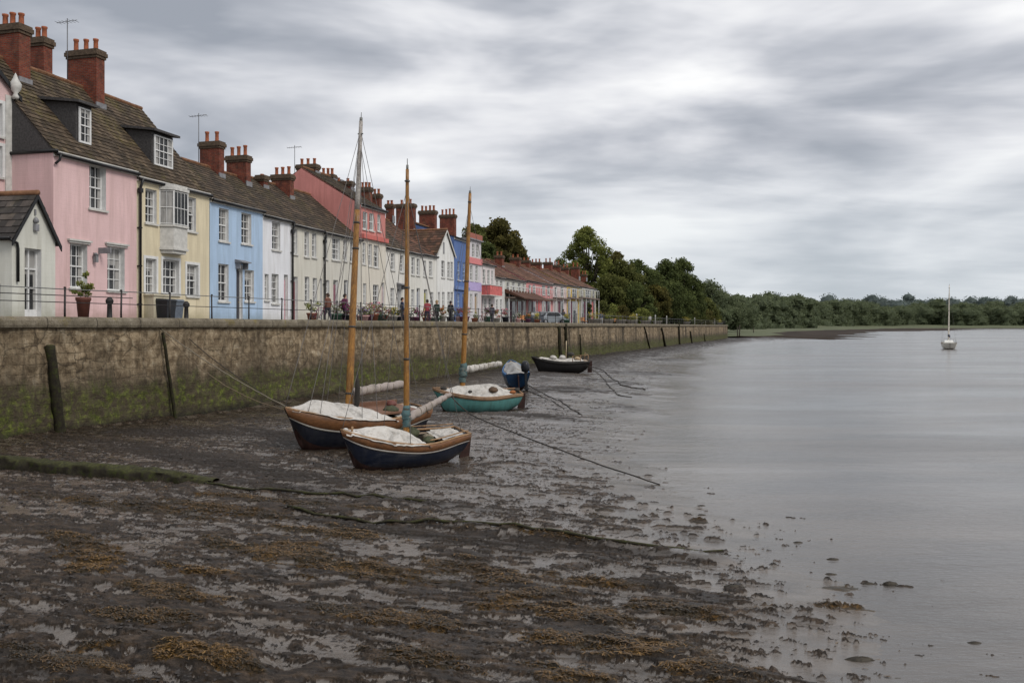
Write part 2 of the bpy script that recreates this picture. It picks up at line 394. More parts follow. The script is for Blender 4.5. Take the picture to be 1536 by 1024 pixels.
def mudmat():
    s = NT('wet_mud'); p = s.pos(); wd = s.attr('weed')[2]; sh = s.attr('shore')[2]; dk = s.attr('dark')[2]; fm = s.attr('film')[2]; lp = s.attr('lump')[2]
    st = s.mapping(p, (1, 1, 1), (0, 0, .28)); st = s.mapping(st, (.42, 1, 1))
    n1 = s.noise(st, 1.2, 6, .65, .4); n2 = s.noise(st, 7.0, 6, .75, .3); n3 = s.noise(s.mapping(p, (.6, 1, 1)), 18, 5, .8)
    # wet film between the clods
    cf = s.ramp(n1, [(.35, (.045, .034, .024)), (.6, (.100, .080, .062))])
    # clods
    cl = s.ramp(n2, [(.36, (.008, .005, .003)), (.5, (.026, .017, .010)), (.64, (.085, .058, .038))])
    k = s.ramp(s.math('ADD', lp, s.math('MULTIPLY', s.math('SUBTRACT', n3, .5), 1.1)), [(.26, 0.), (.74, 1.)])
    c = s.mix(k, cf, cl)
    wc = s.ramp(n3, [(.3, (.012, .009, .005)), (.5, (.040, .025, .009)), (.60, (.12, .062, .014)), (.72, (.19, .105, .026))])
    wc = s.mix(s.ramp(s.noise(p, .9, 3, .5), [(.42, .75), (.58, 0.)]), wc, (.022, .018, .010))
    wf = s.ramp(s.math('ADD', wd, s.math('MULTIPLY', s.math('SUBTRACT', n3, .5), 1.1)), [(.36, 0.), (.64, 1.)])
    c = s.mix(s.math('MULTIPLY', wf, .9), c, wc)
    df = s.math('MULTIPLY', s.ramp(s.math('ADD', dk, s.math('MULTIPLY', s.math('SUBTRACT', n2, .5), 1.8)), [(.35, 0.), (.8, 1.)]), .75)
    c = s.mix(df, c, (.016, .011, .007))
    r = s.math('ADD', .15, s.math('MULTIPLY', k, .22)); r = s.math('ADD', r, s.math('MULTIPLY', s.math('MAXIMUM', wf, df), .3))
    h = s.math('ADD', s.math('MULTIPLY', n2, 1.0), s.math('MULTIPLY', n3, .5))
    nm = s.bump(h, s.math('ADD', s.math('ADD', .16, s.math('MULTIPLY', k, .6)), s.math('MULTIPLY', s.math('SUBTRACT', 1.0, fm), .18), True), .09)
    return s.out(c, r, nm, None, s.math('SUBTRACT', 1.0, s.math('MULTIPLY', s.math('MAXIMUM', k, s.math('MAXIMUM', wf, df)), .74)))
def watermat():
    s = NT('river_water'); p = s.pos()
    a = s.noise(s.mapping(p, (.9, 2.2, 1)), 1.0, 4, .55); b = s.noise(s.mapping(p, (.03, .10, 1)), 1.0, 4, .6, .4)
    f = s.noise(s.mapping(p, (4.5, 12, 1)), 1.0, 3, .6)
    patch = s.ramp(b, [(.4, .25), (.62, 1.)])
    h = s.math('ADD', s.math('MULTIPLY', a, .7), s.math('MULTIPLY', f, .26)); h = s.math('MULTIPLY', h, patch)
    sed = s.ramp(s.noise(s.mapping(p, (.10, .35, 1)), 1.0, 4, .6, .5), [(.42, 0.), (.62, 1.)])
    c = s.mix(sed, (.070, .062, .055), (.11, .094, .08))
    r = s.math('ADD', .13, s.math('MULTIPLY', patch, .12))
    return s.out(c, r, s.bump(h, .9, .07), None, .7)
build_mud()
wb = MB(); wb.quad((-70, -60, 0), (4000, -60, 0), (4000, 5200, 0), (-70, 5200, 0)); tag(wb.obj('water', watermat()), kind='structure')
gb = MB(); gb.quad((-6000, -300, -1.2), (6000, -300, -1.2), (6000, 9000, -1.2), (-6000, 9000, -1.2)); tag(gb.obj('ground', plain('river_bed', (.06, .05, .045), .9)), kind='structure')
# ================================================================ quay, promenade, far land
def quaymat():
    s = NT('weathered_masonry'); p = s.pos(); x, y, z = s.sep(p)
    u = s.math('ADD', s.math('MULTIPLY', x, UX), s.math('MULTIPLY', y, UY))
    uv = s.comb(u, z, 0.0)
    n = s.noise(uv, .55, 6, .65, .3); n2 = s.noise(uv, 2.6, 7, .72, .4); n3 = s.noise(uv, 14, 6, .75); vs = s.noise(s.comb(s.math('MULTIPLY', u, 2.2), s.math('MULTIPLY', z, .25), 0.0), 1.0, 6, .7)
    base = s.ramp(n2, [(.28, (.055, .038, .024)), (.43, (.175, .128, .078)), (.56, (.32, .248, .16)), (.72, (.48, .41, .30))])
    base = s.mix(s.ramp(vs, [(.36, .6), (.52, 0.)]), base, (.07, .052, .035))
    base = s.mix(s.ramp(n3, [(.32, .6), (.45, 0.)]), base, (.04, .03, .02))
    br = s.node('ShaderNodeTexBrick', {'Vector': s.node('ShaderNodeVectorMath', {0: uv, 1: s.comb(s.math('MULTIPLY', n2, .12), s.math('MULTIPLY', n, .15), 0.0)}, operation='ADD').outputs[0], 'Scale': 1.0, 'Mortar Size': .018, 'Brick Width': .85, 'Row Height': .34, 'Color1': (1, 1, 1, 1), 'Color2': (.55, .55, .55, 1), 'Mortar': (.25, .25, .25, 1), 'Mortar Smooth': .5})
    base = s.mix(s.math('MULTIPLY', s.ramp(n, [(.4, .1), (.62, .55)]), 1.0), base, br.outputs[0], 'MULTIPLY')
    cr = s.node('ShaderNodeTexVoronoi', {'Vector': s.node('ShaderNodeVectorMath', {0: uv, 1: s.comb(s.math('MULTIPLY', n2, .5), s.math('MULTIPLY', n, .9), 0.0)}, operation='ADD').outputs[0], 'Scale': .9}, feature='DISTANCE_TO_EDGE').outputs[0]
    base = s.mix(s.math('MULTIPLY', s.ramp(cr, [(0., 1.), (.022, 0.)]), s.ramp(n, [(.42, 0.), (.55, .8)])), base, (.025, .019, .013))
    vf = s.noise(s.comb(s.math('MULTIPLY', u, .55), s.math('MULTIPLY', z, .07), 0.0), 1.0, 5, .75)
    base = s.mix(s.math('MULTIPLY', s.ramp(vf, [(.5, 0.), (.60, .85)]), s.math('MAXIMUM', .55, s.math('MULTIPLY', s.math('SUBTRACT', y, 45.0), .03, True))), base, (.028, .022, .015))
    # tidal zones by height, broken up by noise
    zz = s.math('ADD', z, s.math('ADD', s.math('MULTIPLY', s.math('SUBTRACT', n, .5), 1.7), s.math('MULTIPLY', s.math('SUBTRACT', vs, .5), 1.6)))
    dark = s.ramp(s.math('MULTIPLY', zz, .25), [(.42, 1.), (.64, 0.)])
    c = s.mix(s.math('MULTIPLY', dark, .80), base, s.ramp(n3, [(.35, (.017, .014, .010)), (.65, (.062, .05, .036))]))
    g = s.ramp(s.math('MULTIPLY', zz, .25), [(.10, .55), (.2, 1.), (.36, .8), (.50, 0.)])
    g2 = s.ramp(n2, [(.42, 0.), (.60, 1.)])
    far = s.math('MULTIPLY', s.math('SUBTRACT', y, 25.0), .02, True)
    g3 = s.math('MULTIPLY', g, s.math('MAXIMUM', g2, s.math('MULTIPLY', far, .35)))
    gc = s.ramp(s.noise(uv, 6, 6, .75), [(.32, (.014, .015, .005)), (.5, (.060, .075, .012)), (.62, (.15, .18, .024)), (.78, (.22, .24, .045))])
    c = s.mix(s.math('MULTIPLY', g3, .92), c, gc)
    low = s.ramp(s.math('ADD', z, s.math('MULTIPLY', n2, .5)), [(.50, .85), (.85, 0.)])
    c = s.mix(low, c, (.014, .013, .009))
    h = s.math('ADD', s.math('MULTIPLY', br.outputs['Fac'], -.2), s.math('ADD', n2, s.math('MULTIPLY', n3, .6)))
    return s.out(c, .85, s.bump(h, .9, .05), None, .2)
def copemat():
    s = NT('coping_stone'); p = s.pos(); x, y, z = s.sep(p)
    u = s.math('ADD', s.math('MULTIPLY', x, UX), s.math('MULTIPLY', y, UY)); uv = s.comb(u, z, 0.0)
    n2 = s.noise(uv, 2.3, 6, .7); n3 = s.noise(p, 25, 5, .75)
    c = s.ramp(n2, [(.3, (.085, .07, .05)), (.5, (.17, .145, .105)), (.72, (.27, .235, .18))])
    c = s.mix(s.ramp(n3, [(.38, .6), (.52, 0.)]), c, (.045, .038, .028))
    c = s.mix(s.math('MULTIPLY', s.ramp(z, [(0, 0.), (1, 0.)]), 0), c, c)
    lich = s.ramp(s.noise(p, 1.3, 6, .7), [(.55, 0.), (.66, .7)]); c = s.mix(lich, c, (.17, .135, .045))
    br = s.node('ShaderNodeTexBrick', {'Vector': s.comb(u, .2, 0.0), 'Scale': 1.0, 'Mortar Size': .02, 'Brick Width': 2.1, 'Row Height': 8.0, 'Mortar Smooth': .3}).outputs['Fac']
    c = s.mix(s.math('MULTIPLY', br, .8), c, (.03, .025, .02))
    return s.out(c, .85, s.bump(s.math('SUBTRACT', s.math('ADD', n2, n3), s.math('MULTIPLY', br, 1.5)), .8, .03), None, .2)
q = empty('quay_wall', (*wallpt(20), 0)); tag(q, 'long rough stone quay wall with algae and rounded coping above the mud', 'wall')
def build_quay():
    ys = [2.0]
    while ys[-1] < YEND: ys.append(ys[-1]+max(.07, ys[-1]*.0035))
    ys[-1] = YEND; ys = np.array(ys)
    zs = np.linspace(-.7, 3.86, 72)
    Yg, Zg = np.meshgrid(ys, zs, indexing='ij')
    d = (fbm(Yg*1.3, Zg*1.8, 4, 5)-.5)*.13 + (fbm(Yg*5, Zg*6, 14, 3)-.5)*.08 + (fbm(Yg*.25, Zg*.4, 24, 2)-.5)*.18
    # a few courses stand out, a vertical construction joint every so often
    off = -(.12*(1-(Zg+.7)/4.56)) - d*np.where(Zg > 3.8, 0.3, 1)
    Xw = WX0+WK*Yg+NX*off; Yw = Yg+NY*off
    V = np.stack([Xw.ravel(), Yw.ravel(), Zg.ravel()], 1)
    ni, nj = Yg.shape; I, J = np.meshgrid(np.arange(ni-1), np.arange(nj-1), indexing='ij'); a = (I*nj+J).ravel()
    o = npmesh('masonry_face', V, np.stack([a, a+nj, a+nj+1, a+1], -1), quaymat(), parent=q); o.matrix_parent_inverse = Matrix.Translation(-Vector(q.location))
    # coping
    prof = [(-.02, 3.84), (-.13, 3.86), (-.16, 3.95), (-.15, 4.10), (-.10, 4.19), (0, 4.225), (.45, 4.22), (.46, 4.0)]
    P = []
    for yy in ys[::2].tolist()+[YEND]:
        j = (float(vnoise(np.array([yy/2.1]), np.array([.5]), 8)[0])-.5)*.035
        j2 = float(vnoise(np.array([yy*3.]), np.array([2.5]), 9)[0])*.02
        P.append([(*wallpt(yy, a-j2), z+j) for a, z in prof])
    m = MB(); m.grid(P, smooth=False); o = m.obj('coping', copemat(), q); o.matrix_parent_inverse = Matrix.Translation(-Vector(q.location))
    m = MB(); a = wallpt(YEND, -.1); b = wallpt(YEND, 70); m.quad((*a, -1), (*b, -1), (*b, 4.2), (*a, 4.2)); o = m.obj('end_return', quaymat(), q); o.matrix_parent_inverse = Matrix.Translation(-Vector(q.location))
build_quay()
m = MB(); A = wallpt(-40, .4); B = wallpt(YEND+.0, .4); C = wallpt(YEND, 200); D = wallpt(-40, 200)
m.quad((*A, PROMZ), (*B, PROMZ), (*C, PROMZ), (*D, PROMZ)); tag(m.obj('promenade', plain('paving', (.17, .16, .145), .85, .2, 3)), kind='structure')

# piles against the quay
pm = plain('wet_timber', (.035, .027, .018), .7, .5, 7, .5)
def mossy():
    s = NT('mossy_timber'); v = s.pos(); n = s.noise(v, 5, 6, .75)
    c = s.ramp(n, [(.3, (.008, .007, .005)), (.5, (.022, .018, .011)), (.62, (.030, .034, .009)), (.8, (.07, .085, .016))])
    nz = s.sep(s.node('ShaderNodeNewGeometry').outputs['Normal'])[2]; c = s.mix(s.math('MULTIPLY', s.ramp(nz, [(.45, 0.), (.8, 1.)]), s.ramp(n, [(.35, .2), (.55, 1.)])), c, s.ramp(s.noise(v, 18, 4, .7), [(.35, (.018, .018, .008)), (.65, (.060, .062, .018))]))
    return s.out(c, .8, s.bump(n, .8, .04), None, .2)
mossm = mossy()
def pile(px0, py0, px1, py1, r, label, lean=.0, Yd=None, out=.22):
    Yb = wallY(px1); xb, yb = wallpt(Yb, -out); Yt = wallY(px0); xt, yt = wallpt(Yt, -out+.08)
    zb = -.4; zt = zat(py0, yt); m = MB(); n = 14
    pts = []; rs = []
    for i in range(n):
        t = i/(n-1); pts.append((xb+(xt-xb)*t-xb+random.uniform(-.01, .01), yb+(yt-yb)*t-yb, zb+(zt-zb)*t)); rs.append(r*(1.08-.12*t+random.uniform(-.07, .07)))
    pts.append((pts[-1][0], pts[-1][1], zt+.05)); rs.append(r*.55)
    m.tube(pts, rs, 9, 0); o = m.obj('timber_pile', mossm, None, (xb, yb, 0)); tag(o, label, 'mooring pile'); return o
pile(70, 519, 87, 645, .17, 'thick mossy round timber pile leaning on the quay wall nearest the camera')
pile(240, 500, 260, 622, .065, 'slender dark mossy pile where the ropes meet the quay wall')
for i, (a, t, r) in enumerate([(836, 489, .20), (846, 486, .18), (868, 502, .09)]):
    p_ = pile(a, t, a+2, 540, r, 'dark timber pile against the quay near the black boat'); tag(p_, group='timber piles against the quay by the black boat')
for i, (a, t, r, ln) in enumerate([(965, 490, .15, 10), (991, 492, .22, 7), (1017, 484, .20, 1), (1034, 497, .26, 3), (1055, 501, .16, 2)]):
    p_ = pile(a, t, a+ln, 520, r*.8, 'dark timber pile against the far end of the quay'); tag(p_, group='timber piles at the far end of the quay')
# mossy ledge in the foreground mud
def ledge():
    m = MB(); P = []
    pts = [(-60, 683, 17), (0, 685, 17), (60, 691, 17), (130, 696, 16), (200, 702, 13), (255, 708, 9), (292, 715, 5), (318, 720, 2)]
    n = 260
    for i in range(n):
        f = i/(n-1)*(len(pts)-1); k = min(int(f), len(pts)-2); t = f-k
        px = pts[k][0]*(1-t)+pts[k+1][0]*t; pt = pts[k][1]*(1-t)+pts[k+1][1]*t; hh = (pts[k][2]*(1-t)+pts[k+1][2]*t)
        x, y = G(px, pt+hh, .28); zt = zat(pt, y+.15)
        j = lambda s, a: (float(fbm(np.array([x*3.]), np.array([s*5.]), s, 4)[0])-.5)*a
        P.append([(x+j(1, .1), y-.10+j(2, .2), -.1), (x+j(6, .1), y-.05+j(7, .22), .3), (x, y+j(3, .26), .28+(zt-.28)*.6), (x, y+.04+j(12, .2), .28+(zt-.28)*.9), (x, y+.12+j(4, .12), zt+j(5, .12)), (x, y+.25, zt+.02+j(13, .1)), (x, y+.45, zt+j(8, .1)-.01), (x, y+.6+j(9, .1), zt-.08), (x, y+.85, 0)])
    m.grid(P); o = m.obj('mossy_ledge', mossm); tag(o, 'low moss covered ledge running into the foreground mud at left', 'ledge')
ledge()

# railing
rm = plain('dark_iron', (.03, .028, .028), .55, .4, 8, 0, .3)
r = empty('railing', (*wallpt(20), TOPZ)); tag(r, 'long thin iron railing along the quay coping', 'railing')
def wp(Y, off, z):
    p = wallpt(Y, off); b = wallpt(20); return (p[0]-b[0], p[1]-b[1], z-TOPZ)
ys = []; y = 20.3
while y < YEND-.5: ys.append(y); y += 2.42
for i, yy in enumerate(ys[:97]):
    m = MB(); x0 = wp(yy, .25, TOPZ-.01); m.tube([x0, (x0[0], x0[1], .25), (x0[0]+random.uniform(-.02, .02), x0[1], 1.0)], [.036 if yy < 60 else .042, .034, .032], 6); m.lathe([(.001, 0), (.05, .02), (.05, .05), (.0, .08)], (x0[0], x0[1], .98), 6); m.obj('post', rm, r)
lightrail = plain('galvanised_rail', (.16, .16, .155), .5, .3, 8, 0, .3)
for z, y0, y1 in ((5.19, 16, YEND), (4.72, 16, YEND), (4.97, 16, 33.0)):
    m = MB(); pts = [wp(yy, .25, z+random.uniform(-.012, .012)) for yy in np.arange(y0, y1, 2.42)]; m.tube(pts, .019 if z > 5 else .016, 5); m.obj('rail', lightrail if z > 5 else rm, r)
# iron lamp-less quay posts and mooring bollards seen above the coping
for px, h in ((175, .95), (291, .9)):
    Yp = wallY(px)+1.1; x, y = wallpt(Yp-.7, .75); m = MB(); m.lathe([(.15, 0), (.15, .08), (.10, .14), (.085, h*.7), (.14, h*.78), (.14, h*.88), (.05, h)], (0, 0, 0), 10)
    o = m.obj('bollard', rm, None, (x, y, PROMZ)); tag(o, 'squat dark iron bollard behind the railing in front of the %s house' % ('pink' if px < 200 else 'cream yellow'), 'bollard')

# ---- land beyond the quay
def ramp_strip(name, inner, outer, mat, zi, zo, lab=None, kind='structure', n=6):
    m = MB(); P = []
    for a, b in zip(inner, outer):
        P.append([(a[0]+(b[0]-a[0])*t+0*t, a[1]+(b[1]-a[1])*t, zi+(zo-zi)*t**.8) for t in np.linspace(0, 1, n)])
    m.grid(P); return m.obj(name, mat)
edge = [(-20, 238), (61, 246), (78, 262), (92, 300), (116, 380), (150, 480), (210, 600), (300, 760), (430, 1000), (520, 1180), (700, 1290), (1100, 1330), (2200, 1360), (3600, 1400)]
def wig(p, k, a): return (p[0]+a*math.sin(k*2.3), p[1]+a*math.cos(k*1.7))
fine_edge = []
for a, b in zip(edge[:-1], edge[1:]):
    for t in np.linspace(0, 1, 12, endpoint=False): fine_edge.append((a[0]+(b[0]-a[0])*t, a[1]+(b[1]-a[1])*t))
ed = []
for k, p in enumerate(fine_edge):
    a = .012*p[1]; ed.append((p[0]+a*(float(vnoise(np.array([k*.7]), np.array([1.]), 3)[0])-.5)*2, p[1]+a*(float(vnoise(np.array([k*.7]), np.array([5.]), 6)[0])-.5)*2))
outr = []
for k, p in enumerate(ed):
    wv = 12+.05*p[1]+(.10*p[1])*float(vnoise(np.array([k*.35]), np.array([2.]), 11)[0])
    if p[1] < 1150: outr.append((p[0]+wv*.8, p[1]-wv*.45 if p[1] > 300 else p[1]+1))
    else: outr.append((p[0]+10, p[1]-40))
bankm = plain('far_mud', (.042, .033, .027), .95, .5, .05, 0, 0, .05)
tag(ramp_strip('mud_bank', ed, outr, bankm, 1.0, -.25), kind='structure')
m = MB(); P = []
for k, p in enumerate(ed):
    row = [(p[0], p[1], 1.0)]
    for t, z in ((.15, 1.6), (1.0, 5.5 if p[1] > 900 else 2.0), (2.5, 9 if p[1] > 900 else 4.1), (8, 16 if p[1] > 900 else 6)):
        d = t*(60+p[1]*.06); row.append((p[0]-d*.55, p[1]+d*.85, z))
    P.append(row)
m.grid(P); s = NT('marsh_grass'); v = s.pos(); n = s.noise(s.mapping(v, (.02, .02, .02)), 1.0, 5, .7)
s.out(s.ramp(n, [(.35, (.060, .072, .035)), (.55, (.085, .095, .045)), (.7, (.12, .11, .06))]), .9)
tag(m.obj('marsh', s.m), kind='structure')
# ================================================================ houses
white = plain('white_gloss_paint', (.62, .62, .61), .45, .12, 5)
offw = plain('weathered_white_trim', (.5, .49, .46), .6, .2, 5)
black = plain('black_gutter', (.012, .012, .013), .4, .3, 5)
lead = plain('lead_grey', (.20, .20, .21), .6, .3, 5)
slate = plain('dark_slate', (.055, .052, .052), .7, .45, 12, .5)
brk = brick()
potm = plain('terracotta_pot', (.27, .085, .04), .8, .35, 9)
capm = plain('sooty_coping', (.085, .06, .04), .9, .5, 9, .5)
ridgem = plain('ridge_tile', (.17, .085, .045), .85, .45, 4, .4)
R1 = roofmat((.075, .055, .038), (.12, .088, .06), .75); R2 = roofmat((.065, .05, .037), (.105, .075, .052), .45); R3 = roofmat((.085, .05, .035), (.15, .075, .05), .25); R5 = roofmat((.115, .055, .038), (.19, .095, .062), .3, 'warm_clay_tile'); R4 = roofmat((.06, .055, .052), (.10, .085, .075), .3, 'slate_tile')
def tiles(mb, tint, O, u, v, W, Lv, tw=.26, th=.26, lift=.022, fn=None, jit=.009):
    O = Vector(O); u = Vector(u).normalized(); v = Vector(v).normalized(); n = u.cross(v).normalized()
    if n.z < 0: n = -n
    nr = max(2, int(round(Lv/th))); nc = max(2, int(round(W/tw))); th = Lv/nr; tw = W/nc
    for i in range(nr):
        sh = .5*tw*(i % 2)
        for j in range(nc+(i % 2)):
            a = max(0, j*tw-sh); b = min(W, (j+1)*tw-sh); y0 = i*th; y1 = (i+1)*th+.02
            if fn:
                la, lb = fn(i*th+.5*th); a = max(a, la); b = min(b, lb)
                if b-a < .03: continue
            y1 = min(y1, Lv)
            k0 = lift+random.uniform(-jit, jit)+.01; k1 = lift*.15; s = random.uniform(-jit, jit)
            p = [O+u*a+v*(y0-.012+s)+n*k0, O+u*(b-.006)+v*(y0-.012+s)+n*(k0+random.uniform(-jit, jit)*.6), O+u*(b-.006)+v*y1+n*k1, O+u*a+v*y1+n*k1, O+u*a+v*(y0-.012+s)-n*.01, O+u*(b-.006)+v*(y0-.012+s)-n*.01]
            mb.add(p, [(0, 1, 2, 3), (4, 5, 1, 0)], 0); t = random.random()**1.2*.9+.05; tint += [t, t*.4]
class House:
    def __init__(s, name, label, px0, px1, d0, d1, E, group=None, cat='house', set0=0.0, Y0=None):
        def pt(px, d): Y = (-WX0+d)/(WK-T(px)); return Vector((T(px)*Y, Y))
        s.A = pt(px0, d0); s.B = pt(px1, d1); dd = s.B-s.A; s.W = dd.length; s.u = dd/s.W; s.n = Vector((-s.u.y, s.u.x))
        s.rot = math.atan2(dd.y, dd.x); s.E = CZ+E-PROMZ
        s.root = empty(name, (s.A.x, s.A.y, PROMZ), (0, 0, s.rot)); tag(s.root, label, cat, group)
    def w(s, px, dep=0.0):      # (local x, world Y) of the photo column px at depth dep behind the facade
        t = T(px); O = s.A+s.n*dep      # O + k u = lam (t,1)
        k = (O.x-t*O.y)/(t*s.u.y-s.u.x); return k, O.y+k*s.u.y
    def z(s, py, Y): return zat(py, Y)-PROMZ
    def rect(s, px0, px1, py0, py1, dep=0.0):
        x0, _ = s.w(px0, dep); x1, _ = s.w(px1, dep); _, Y = s.w((px0+px1)/2, dep)
        return x0, x1, s.z(py1, Y), s.z(py0, Y)
    def body(s, mat, R, sr, depth, ops, E2=None, gable=False, reveal=.16, extra=None, flankmat=None, revm=None):
        """walls with real openings; R ridge height above the eye, sr its depth"""
        s.R = CZ+R-PROMZ; s.sr = sr; s.depth = depth; W, E = s.W, s.E; m = MB()
        xs = sorted({0.0, W, *[a for o in ops for a in (o[0], o[1])]}); zs = sorted({-.1, E, *[a for o in ops for a in (o[2], o[3])]})
        xs = [a for a in xs if -1e-6 <= a <= W+1e-6]
        for i in range(len(xs)-1):
            for j in range(len(zs)-1):
                cx = (xs[i]+xs[i+1])/2; cz = (zs[j]+zs[j+1])/2
                if any(o[0] < cx < o[1] and o[2] < cz < o[3] for o in ops): continue
                m.quad((xs[i], 0, zs[j]), (xs[i+1], 0, zs[j]), (xs[i+1], 0, zs[j+1]), (xs[i], 0, zs[j+1]))
        for (a, b, c, d) in [o[:4] for o in ops]:
            r = reveal+.02
            m.quad((a, 0, c), (a, 0, d), (a, r, d), (a, r, c), 1); m.quad((b, 0, d), (b, 0, c), (b, r, c), (b, r, d), 1)
            m.quad((a, 0, d), (b, 0, d), (b, r, d), (a, r, d), 1); m.quad((a, 0, c), (a, r, c), (b, r, c), (b, 0, c), 1)
            m.quad((a, r, c), (b, r, c), (b, r, d), (a, r, d), 2)
        fm = 3 if flankmat else 0
        if gable:
            xm = W*.5 if gable is True else gable; m.add([(0, 0, E), (W, 0, E), (xm, 0, s.R)], [(0, 1, 2)])
            m.quad((0, 0, -.1), (0, 0, E), (0, depth, E), (0, depth, -.1)); m.quad((W, 0, E), (W, 0, -.1), (W, depth, -.1), (W, depth, E))
            m.add([(0, depth, -.1), (W, depth, -.1), (W, depth, E), (xm, depth, s.R), (0, depth, E)], [(4, 3, 2, 1, 0)])
        else:
            for x in (0, W):
                m.quad((x, 0, -.1), (x, depth, -.1), (x, depth, E), (x, 0, E)); Rr = s.R-.03
                m.add([(x, 0, E), (x, depth, E), (x, sr, Rr)], [(0, 1, 2)], fm)
            m.quad((0, depth, -.1), (W, depth, -.1), (W, depth, E), (0, depth, E))
        return m.obj('wall', [mat, revm or white, black]+([flankmat] if flankmat else []), s.root)
    def roof(s, mat, over=.12, x0=0., x1=None, tw=.26, ridge=True, gut=black, fascia=True, lift=.022, gable=False, hip=None):
        W = s.W if x1 is None else x1; E, R, sr = s.E, s.R, s.sr
        if not gable:
            ang = math.atan2(R-E, sr); v = Vector((0, math.cos(ang), math.sin(ang))); Lr = math.hypot(R-E, sr)+.2
            O = Vector((x0, 0, E))-v*.2; m = MB(); tint = []
            tiles(m, tint, O, (1, 0, 0), v, W-x0, Lr, tw, tw*1.05, lift)
            # boarding under the tiles, rear slope
            n = Vector((0, -math.sin(ang), math.cos(ang))); Q = Vector((0, sr, R))
            a = Vector((x0, 0, 0)); b = Vector((W, 0, 0)); O2 = Vector((0, O.y, O.z))
            m.quad(a+O2-n*.03, b+O2-n*.03, b+Q-n*.03, a+Q-n*.03); m.quad(a+Q, b+Q, (W, s.depth+.1, E-.05), (x0, s.depth+.1, E-.05)); tint += [.2, .35]
            for x in (x0, W): m.quad((x, O.y, O.z), (x, O.y, O.z-.12), (x, sr, R-.14), (x, sr, R+.01)); tint += [.1]
            m.tint = tint; ro = m.obj('roof', mat, s.root)
            if ridge:
                m = MB(); nseg = max(2, int((W-x0)/.45)); h0 = R+.03
                for k in range(nseg):
                    a = x0+(W-x0)*k/nseg; b = x0+(W-x0)*(k+1)/nseg-.015; j = random.uniform(-.012, .012)
                    m.tube([(a, sr, h0+j), (b, sr, h0+j)], .105, 8, 0, True, False)
                m.obj('ridge', ridgem, ro)
            if fascia:
                m = MB(); m.box(x0, W, -.10, -.003, E-.24, E-.02); m.obj('fascia', offw, s.root)
            if gut:
                m = MB(); m.tube([(x0, O.y-.03, O.z+.0), ((x0+W)/2, O.y-.03, O.z-.01), (W, O.y-.03, O.z+.005)], .07, 8); m.obj('gutter', gut, s.root)
        else:
            xm = W*.5 if gable is True else gable; D = s.depth
            ro = None; m = MB(); tint = []
            for xe, sg in ((0.0, 1), (W, -1)):
                dx = (xm-xe); v = Vector((dx, 0, R-E)).normalized(); Lr = math.hypot(dx, R-E)+.25
                tiles(m, tint, Vector((xe, -.15, E))-v*.25, (0, 1, 0), v, D+.15, Lr, tw, tw*1.05, lift)
                n = v.cross(Vector((0, 1, 0))); n = n if n.z > 0 else -n; o = Vector((xe, 0, E))-v*.25; p = Vector((xm, 0, R))
                for off in (-.03,): m.quad(o-n*.03+Vector((0, -.15, 0)), o-n*.03+Vector((0, D, 0)), p-n*.03+Vector((0, D, 0)), p-n*.03+Vector((0, -.15, 0))); tint += [.1]
            m.tint = tint; ro = m.obj('roof', mat, s.root)
            m = MB(); m.tube([(xm, -.17, R+.03), (xm, D, R+.03)], .1, 8); m.obj('ridge', ridgem, ro)
            m = MB()
            for xe in (0.0, W):
                dx = xm-xe; v = Vector((dx, 0, R-E)).normalized(); o = Vector((xe, -.17, E))-v*.27; p = Vector((xm, -.17, R)); dn = Vector((0, 0, -.2)); bk = Vector((0, .05, 0))
                m.hexa([o+dn, p+dn, p+dn+bk, o+dn+bk, o, p, p+bk, o+bk] if dx > 0 else [p+dn, o+dn, o+dn+bk, p+dn+bk, p, o, o+bk, p+bk])
            m.obj('bargeboard', black if gut is None else offw, s.root)
        return ro
    def window(s, r, rev=.16, cols=2, rows=4, sill=True, hood=False, fm=None, surround=False, meet=True):
        x0, x1, z0, z1 = r; fm = fm or white; W = x1-x0; H = z1-z0
        m = MB(); m.box(x0+.03, x1-.03, rev-.02, rev+.01, z0+.03, z1-.03); g = m.obj('window', glassmat(), s.root)
        m = MB(); t = .06 if W > .5 else .045; y0, y1 = rev-.075, rev-.012
        m.box(x0, x0+t, y0, y1, z0, z1); m.box(x1-t, x1, y0, y1, z0, z1); m.box(x0+t, x1-t, y0, y1, z1-t, z1); m.box(x0+t, x1-t, y0, y1, z0, z0+t*1.3)
        if meet: m.box(x0+t, x1-t, y0-.012, y1+.0, z0+H*.5-.03, z0+H*.5+.03)
        bw = .016
        for k in range(1, cols): x = x0+t+(W-2*t)*k/cols; m.box(x-bw, x+bw, y0+.01, y1-.004, z0+t, z1-t)
        for k in range(1, rows):
            if meet and k*2 == rows: continue
            z = z0+t+(H-2*t)*k/rows; m.box(x0+t, x1-t, y0+.014, y1-.006, z-bw, z+bw)
        m.obj('frame', fm, g)
        if sill: m = MB(); m.box(x0-.08, x1+.08, -.09, rev-.075, z0-.09, z0-.003); m.obj('sill', offw, g)
        if hood: m = MB(); m.box(x0-.16, x1+.16, -.13, -.002, z1+.1, z1+.17); m.box(x0-.1, x1+.1, -.07, -.002, z1+.02, z1+.1); m.obj('hood', offw, g)
        if surround:
            m = MB(); m.box(x0-.13, x0-.002, -.03, -.001, z0-.003, z1+.13); m.box(x1+.002, x1+.13, -.03, -.001, z0-.003, z1+.13); m.box(x0-.002, x1+.002, -.03, -.001, z1+.002, z1+.13); m.obj('surround', fm, g)
        return g
